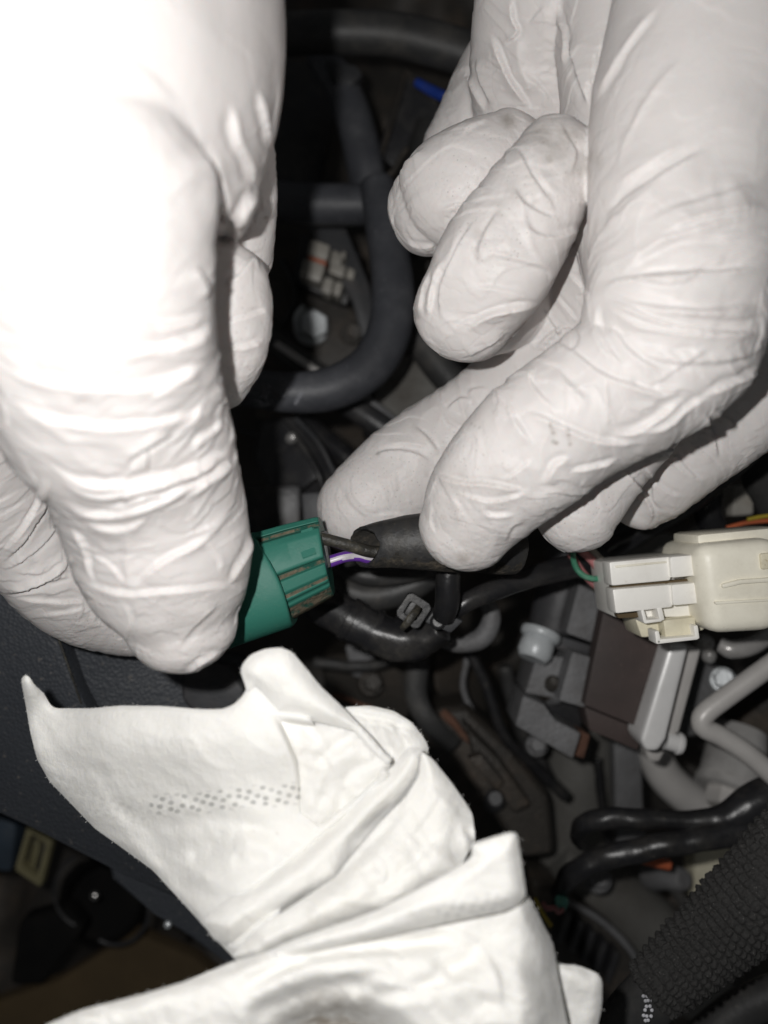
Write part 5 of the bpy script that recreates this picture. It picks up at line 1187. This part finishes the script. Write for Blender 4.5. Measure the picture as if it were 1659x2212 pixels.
def braided():
    root = empty('braided_hose', P(1500, 2040, 0)); tag(root, 'dark rubber hose in a coarse knitted black sleeve, lower right', 'hose')
    mm = px2mm([(1409, 2141, -9, 66), (1440, 2112, -8.5, 70), (1500, 2060, -8, 78), (1570, 1998, -7, 88), (1660, 1912, -5, 100), (1800, 1770, -3, 116)])
    n, seg = 330, 200
    c = catmull(mm, n); pos, r = c[:, :3], c[:, 3]
    s = np.concatenate([[0], np.cumsum(np.linalg.norm(np.diff(pos, axis=0), axis=1))])
    tan = np.gradient(pos, axis=0); tan /= np.linalg.norm(tan, axis=1)[:, None]
    side = np.cross(tan, [0, 0, 1.0]); side /= np.linalg.norm(side, axis=1)[:, None]; up = np.cross(side, tan)
    a = np.linspace(0, 2 * math.pi, seg, endpoint=False); V, F = [], []
    for i in range(n):
        col_ = s[i] / 1.65; row = a * 34 / (2 * math.pi)
        wobx = 0.25 * noise3(np.stack([np.cos(a) * 3, np.sin(a) * 3, np.full(seg, s[i] / 4)], 1))
        k = np.abs(np.sin(math.pi * (col_ + wobx))) ** 0.6
        stitch = 0.5 + 0.5 * np.cos(2 * math.pi * (row * 1.0 + 0.5 * (math.floor(col_) % 2)) + 2.0 * wobx)
        h = 0.95 * k * (0.45 + 0.55 * stitch) * (1 + 0.5 * wobx * 4) + 0.22 * noise3(np.stack([np.cos(a) * 26, np.sin(a) * 26, np.full(seg, s[i] * 2.2)], 1))
        rr = r[i] * 0.97 + h - 0.35
        fray = (0.7 * noise3(np.stack([np.cos(a) * 6, np.sin(a) * 6, np.full(seg, 1.0)], 1)) * max(0, 1 - i / 14.0))[:, None] * tan[i]
        V.append(pos[i] + rr[:, None] * (np.cos(a)[:, None] * side[i] + 0.85 * np.sin(a)[:, None] * up[i]) + fray)
    V = np.vstack(V) * U
    for i in range(n - 1):
        for j in range(seg):
            j2 = (j + 1) % seg; F.append((i * seg + j, i * seg + j2, (i + 1) * seg + j2, (i + 1) * seg + j))
    me = mesh_from(V, F, 'knitted_sleeve'); o = link('knitted_sleeve', me, M['braid'], root)
    bm = bmesh.new(); bm.from_mesh(me); bmesh.ops.recalc_face_normals(bm, faces=bm.faces); bm.to_mesh(me); bm.free()
    rg = np.random.default_rng(8); FV, FF = [], []
    for i in rg.integers(0, len(V), 5200):
        ctr = pos[min(i // seg, n - 1)] * U; nrm = V[i] - ctr; nrm /= np.linalg.norm(nrm)
        if nrm[2] < -0.3: continue
        d = nrm * 0.6 + rg.normal(size=3) * 0.7; d /= np.linalg.norm(d); ln = rg.uniform(0.25, 0.8) * U; w_ = 0.028 * U
        s_ = np.cross(d, nrm); s_ /= np.linalg.norm(s_) + 1e-9; b_ = len(FV)
        FV += [V[i] - s_ * w_, V[i] + s_ * w_, V[i] + d * ln]; FF.append((b_, b_ + 1, b_ + 2))
    fz_ = link('sleeve_fuzz', mesh_from(FV, FF, 'sleeve_fuzz'), M['braid'], root); fz_['kind'] = 'stuff'
    inner = tube('rubber_core', [(1560, 2000, -8, 62), (1470, 2085, -10, 60), (1422, 2135, -11, 58), (1370, 2195, -13, 60), (1320, 2270, -15, 60)], M['rubber_dark'], root, n=50, seg=36, flat=0.9)
    rg = random.Random(5)
    V, F = [], []
    for i in range(6):
        for j in range(3):
            if rg.random() < 0.12: continue
            x, y = 1390 + j * 8 + 4 * (i % 2) + rg.uniform(-1.5, 1.5), 2152 + i * 11 + rg.uniform(-2, 2)
            cen = P(x, y, -13 + 7.3)
            b = len(V); V.append(cen + Vector((0, 0, 0.00025)))
            for k in range(8):
                t = k * math.pi / 4; V.append(cen + Vector((0.33 * U * math.cos(t), 0.33 * U * math.sin(t), -0.0002)))
            F += [(b, b + 1 + k, b + 1 + (k + 1) % 8) for k in range(8)]
    link('printed_dots', mesh_from(V, F, 'printed_dots'), M['mark'], inner)
braided()
wire([(1720, 2130, -30, 40), (1600, 2180, -34, 40), (1500, 2260, -36, 40)], M['rubber_dark'], 'dark hose in the lower right corner under the knitted sleeve', cat='hose', name='rubber_hose', seg=24)
wire([(1640, 960, -46, 40), (1655, 1050, -46, 40), (1700, 1120, -46, 40)], M['braid'], 'rough black sleeve at the right edge below the wrist', cat='hose', name='sleeved_hose', seg=36, wob=0.5)
wire([(1545, 1010, -52, 26), (1532, 1060, -50, 30), (1530, 1110, -50, 30), (1545, 1150, -52, 28)], M['vinyl'], 'glossy black bend above the white plug', cat='cable', name='harness_tube', seg=24)
tag(prism('terminal_block', [(1585, 1050), (1626, 1046), (1630, 1112), (1580, 1116)], -58, 8, M['offgrey'], None, 1.0), 'grey block glimpsed above the white plug', 'block')
tag(prism('engine_casting', [(1300, 1160), (1480, 1100), (1560, 1180), (1520, 1240), (1330, 1250)], -78, 14, M['cast'], None, 2, seg=3), 'dull grey casting behind the white plug nose', 'casting')
tag(prism('engine_casting', [(1420, 1120), (1500, 1090), (1520, 1130), (1480, 1160), (1440, 1150)], -60, 10, M['castdark'], None, 2, seg=3), 'small dark lump above the white plug nose', 'casting')

# ------------------------------------------------------------------ grained plate and dim parts, lower left
pl = empty('plastic_cover', P(150, 1550, -22)); tag(pl, 'grained black plastic cover at the left under the cloth', 'cover')
prism('grained_panel', [(-120, 1210), (60, 1290), (112, 1338), (170, 1500), (290, 1720), (420, 1960), (250, 1880), (110, 1812), (-10, 1756), (-120, 1730)], -20, 6, M['plate'], pl, 1.2, zs=[-14, -16, -17, -19, -24, -34, -34, -30, -26, -24], seg=3)
prism('smooth_panel', [(100, 1290), (300, 1380), (520, 1420), (640, 1560), (660, 1900), (560, 2130), (505, 2092), (400, 2020), (330, 1975), (240, 1900), (150, 1480)], -30, 6, M['plate'], pl, 1.0, zs=[-22, -26, -34, -36, -40, -40, -42, -42, -42, -38, -24], seg=3)
tube('dusty_seam', [(104, 1330, -16.3, 2.2), (125, 1375, -16.8, 2.2), (142, 1425, -17.6, 2.2), (160, 1475, -18.2, 2.2), (175, 1520, -19, 2)], M['wirebk'], pl, n=60, seg=8, wob=0.15)
prism('round_boss', [(390, 1450), (440, 1430), (500, 1440), (530, 1490), (520, 1540), (430, 1560), (390, 1510)], -30, 10, M['greypl'], pl, 1.5, seg=3)
fz = empty('fuse_frame', P(70, 1855, -95)); tag(fz, 'yellowed rectangular frame in the dim lower left', 'frame')
frame('rim', [(58, 1785), (112, 1815), (86, 1918), (30, 1880)], [(66, 1802), (98, 1822), (80, 1896), (44, 1872)], -92, 4, M['paleframe'], fz, 0.5)
prism('core', [(72, 1812), (88, 1822), (70, 1888), (56, 1878)], -94, 5, M['paleframe'], fz, 1.0, zs=[-94, -96, -94, -97])
prism('back', [(58, 1790), (110, 1817), (86, 1914), (34, 1880)], -98, 4, M['blackpl'], fz, 0.5)
tag(prism('plastic_rail', [(-40, 1745), (34, 1785), (22, 1886), (-40, 1880)], -92, 8, M['bluegrey'], None, 1.5, seg=3), 'blue-grey plastic rail at the left edge beside the yellowed frame', 'rail')
def ringobj(cx, cy, rx, z, hw, a0, a1, label):
    pts = [(cx + rx * math.cos(t), cy + rx * 1.05 * math.sin(t), z, hw) for t in np.linspace(a0, a1, 9)]
    wire(pts, M['blackpl'], label, cat='ring', name='metal_ring', n=50, seg=10)
ringobj(195, 1925, 78, -104, 4, 2.0, 4.3, 'thin left ring edge in the dim lower left')
ringobj(250, 1965, 72, -100, 5, -0.3, 2.1, 'thin ring edge on the lower right of the dim drum')
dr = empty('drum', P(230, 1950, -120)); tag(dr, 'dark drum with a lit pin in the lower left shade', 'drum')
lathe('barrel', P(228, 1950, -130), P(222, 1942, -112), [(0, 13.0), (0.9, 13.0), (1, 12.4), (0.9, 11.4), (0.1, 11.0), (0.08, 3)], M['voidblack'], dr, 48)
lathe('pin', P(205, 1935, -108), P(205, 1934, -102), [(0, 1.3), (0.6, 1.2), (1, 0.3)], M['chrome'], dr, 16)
tag(lathe('rivet', P(362, 1998, -43), P(363, 1996, -40), [(0, 0.9), (0.6, 0.9), (1, 0.3)], M['zinc'], None, 16), 'faint pale rivet on the dark cover edge left of the cloth', 'rivet')
tag(prism('liner_board', [(-80, 2190), (120, 2120), (290, 2015), (420, 2070), (520, 2150), (400, 2320), (-80, 2320)], -112, 6, M['sand'], None, 1.0), 'dim brown board in the lower left corner', 'board')
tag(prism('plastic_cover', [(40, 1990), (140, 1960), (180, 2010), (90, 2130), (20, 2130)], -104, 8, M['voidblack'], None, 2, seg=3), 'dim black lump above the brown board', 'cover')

# ------------------------------------------------------------------ small clutter deep in the bay
for pts, m_, lb in (
    ([(520, 930, -84, 9), (600, 960, -82, 9), (680, 1040, -80, 9), (720, 1130, -80, 9)], 'vinyl', 'thin black wire crossing the glossy black housing'),
    ([(700, 1180, -66, 10), (760, 1215, -62, 10), (850, 1230, -62, 10), (960, 1260, -66, 10)], 'vinyl', 'thin black wire in the gap below the conduit mouth'),
    ([(680, 1430, -72, 12), (780, 1440, -70, 12), (860, 1420, -68, 12), (900, 1400, -66, 12)], 'rubber_dark', 'dark lead lying across the oily casting left of the black band'),
    ([(720, 1500, -74, 6), (800, 1530, -74, 6), (880, 1580, -74, 6)], 'rust', 'thin rusty rod end showing above the cloth'),
    ([(1010, 1420, -74, 7), (1000, 1480, -74, 7), (1020, 1540, -74, 7)], 'castgrey', 'faint grey edge on the wedge-shaped casting'),
    ([(1090, 1440, -78, 16), (1120, 1560, -80, 16), (1180, 1680, -84, 16)], 'rubber_dark', 'dark lead dropping past the left side of the grey valve block'),
    ([(1290, 1640, -84, 9), (1300, 1740, -84, 9), (1320, 1850, -86, 9)], 'vinyl', 'thin black wire beside the upright grey strip'),
    ([(1440, 1900, -80, 12), (1480, 1960, -80, 12), (1470, 2030, -82, 12)], 'rubber_dark', 'short dark lead below the stained yellowish block'),
    ([(610, 560, -96, 8), (640, 640, -94, 8), (600, 720, -94, 8)], 'vinyl', 'thin black wire left of the hex bolt'),
    ([(880, 320, -80, 7), (840, 380, -80, 7), (800, 400, -80, 7)], 'castdark', 'thin dark rod below the folded bracket')):
    wire(pts, M[m_], lb, n=40, wob=0.3)
def hexbolt(x, y, z, r, mat, label):
    e = empty('hex_bolt', P(x, y, z)); tag(e, label, 'bolt')
    a, c_ = P(x, y, z - 3), P(x + 5, y - 5, z + 3)
    lathe('flange', a, a.lerp(c_, 0.35), [(0, r * 1.3), (0.7, r * 1.3), (1, r * 1.15)], mat, e, 28)
    lathe('head', a.lerp(c_, 0.3), c_, [(0, r), (0.85, r), (1, r * 0.85)], mat, e, 6, 0.3, 20)
hexbolt(800, 1478, -76, 2.6, M['castdark'], 'oily dark bolt head on the casting left of the black band')
hexbolt(1158, 1612, -70, 2.2, M['castgrey'], 'small grey bolt head below the stepped valve block')
hexbolt(1290, 1900, -74, 2.8, M['castgrey'], 'dull bolt head on the grey casting below the forked cable')
hexbolt(760, 720, -92, 2.4, M['castdark'], 'dark bolt head right of the silver hex bolt')
hexbolt(1560, 1470, -54, 2.4, M['zinc'], 'bright bolt head on the knobbly casting beside the silver bar')
tag(prism('bracket_plate', [(745, 1395), (800, 1388), (812, 1412), (790, 1470), (760, 1460)], -80, 4, M['castgrey'], None, 0.8), 'bent grey tab on the oily casting', 'bracket')
tag(prism('bracket_plate', [(560, 860), (610, 872), (640, 905), (600, 930), (550, 900)], -74, 3, M['castdark'], None, 0.8), 'dark brown tab right under the U-shaped hose', 'bracket')
tag(prism('bracket_plate', [(1010, 1640), (1040, 1630), (1090, 1690), (1075, 1710)], -58, 4, M['castdark'], None, 0.8), 'narrow oily tab on the long dark casting', 'bracket')

# ------------------------------------------------------------------ the bottom of the engine bay
def bay_floor():
    n = 120; xs = np.linspace(-330, 330, n); ys = np.linspace(-380, 380, n)
    X, Y = np.meshgrid(xs, ys); p = np.stack([X.ravel(), Y.ravel(), np.zeros(X.size)], 1)
    z = -150 + 16 * noise3(p / 38) + 6 * noise3(p / 13 + 4)
    V = np.stack([p[:, 0], p[:, 1], z], 1) * U
    F = [(i * n + j, i * n + j + 1, (i + 1) * n + j + 1, (i + 1) * n + j) for i in range(n - 1) for j in range(n - 1)]
    o = link('engine_bay_floor', mesh_from(V, F, 'engine_bay_floor'), M['castdark']); o['kind'] = 'structure'
bay_floor()
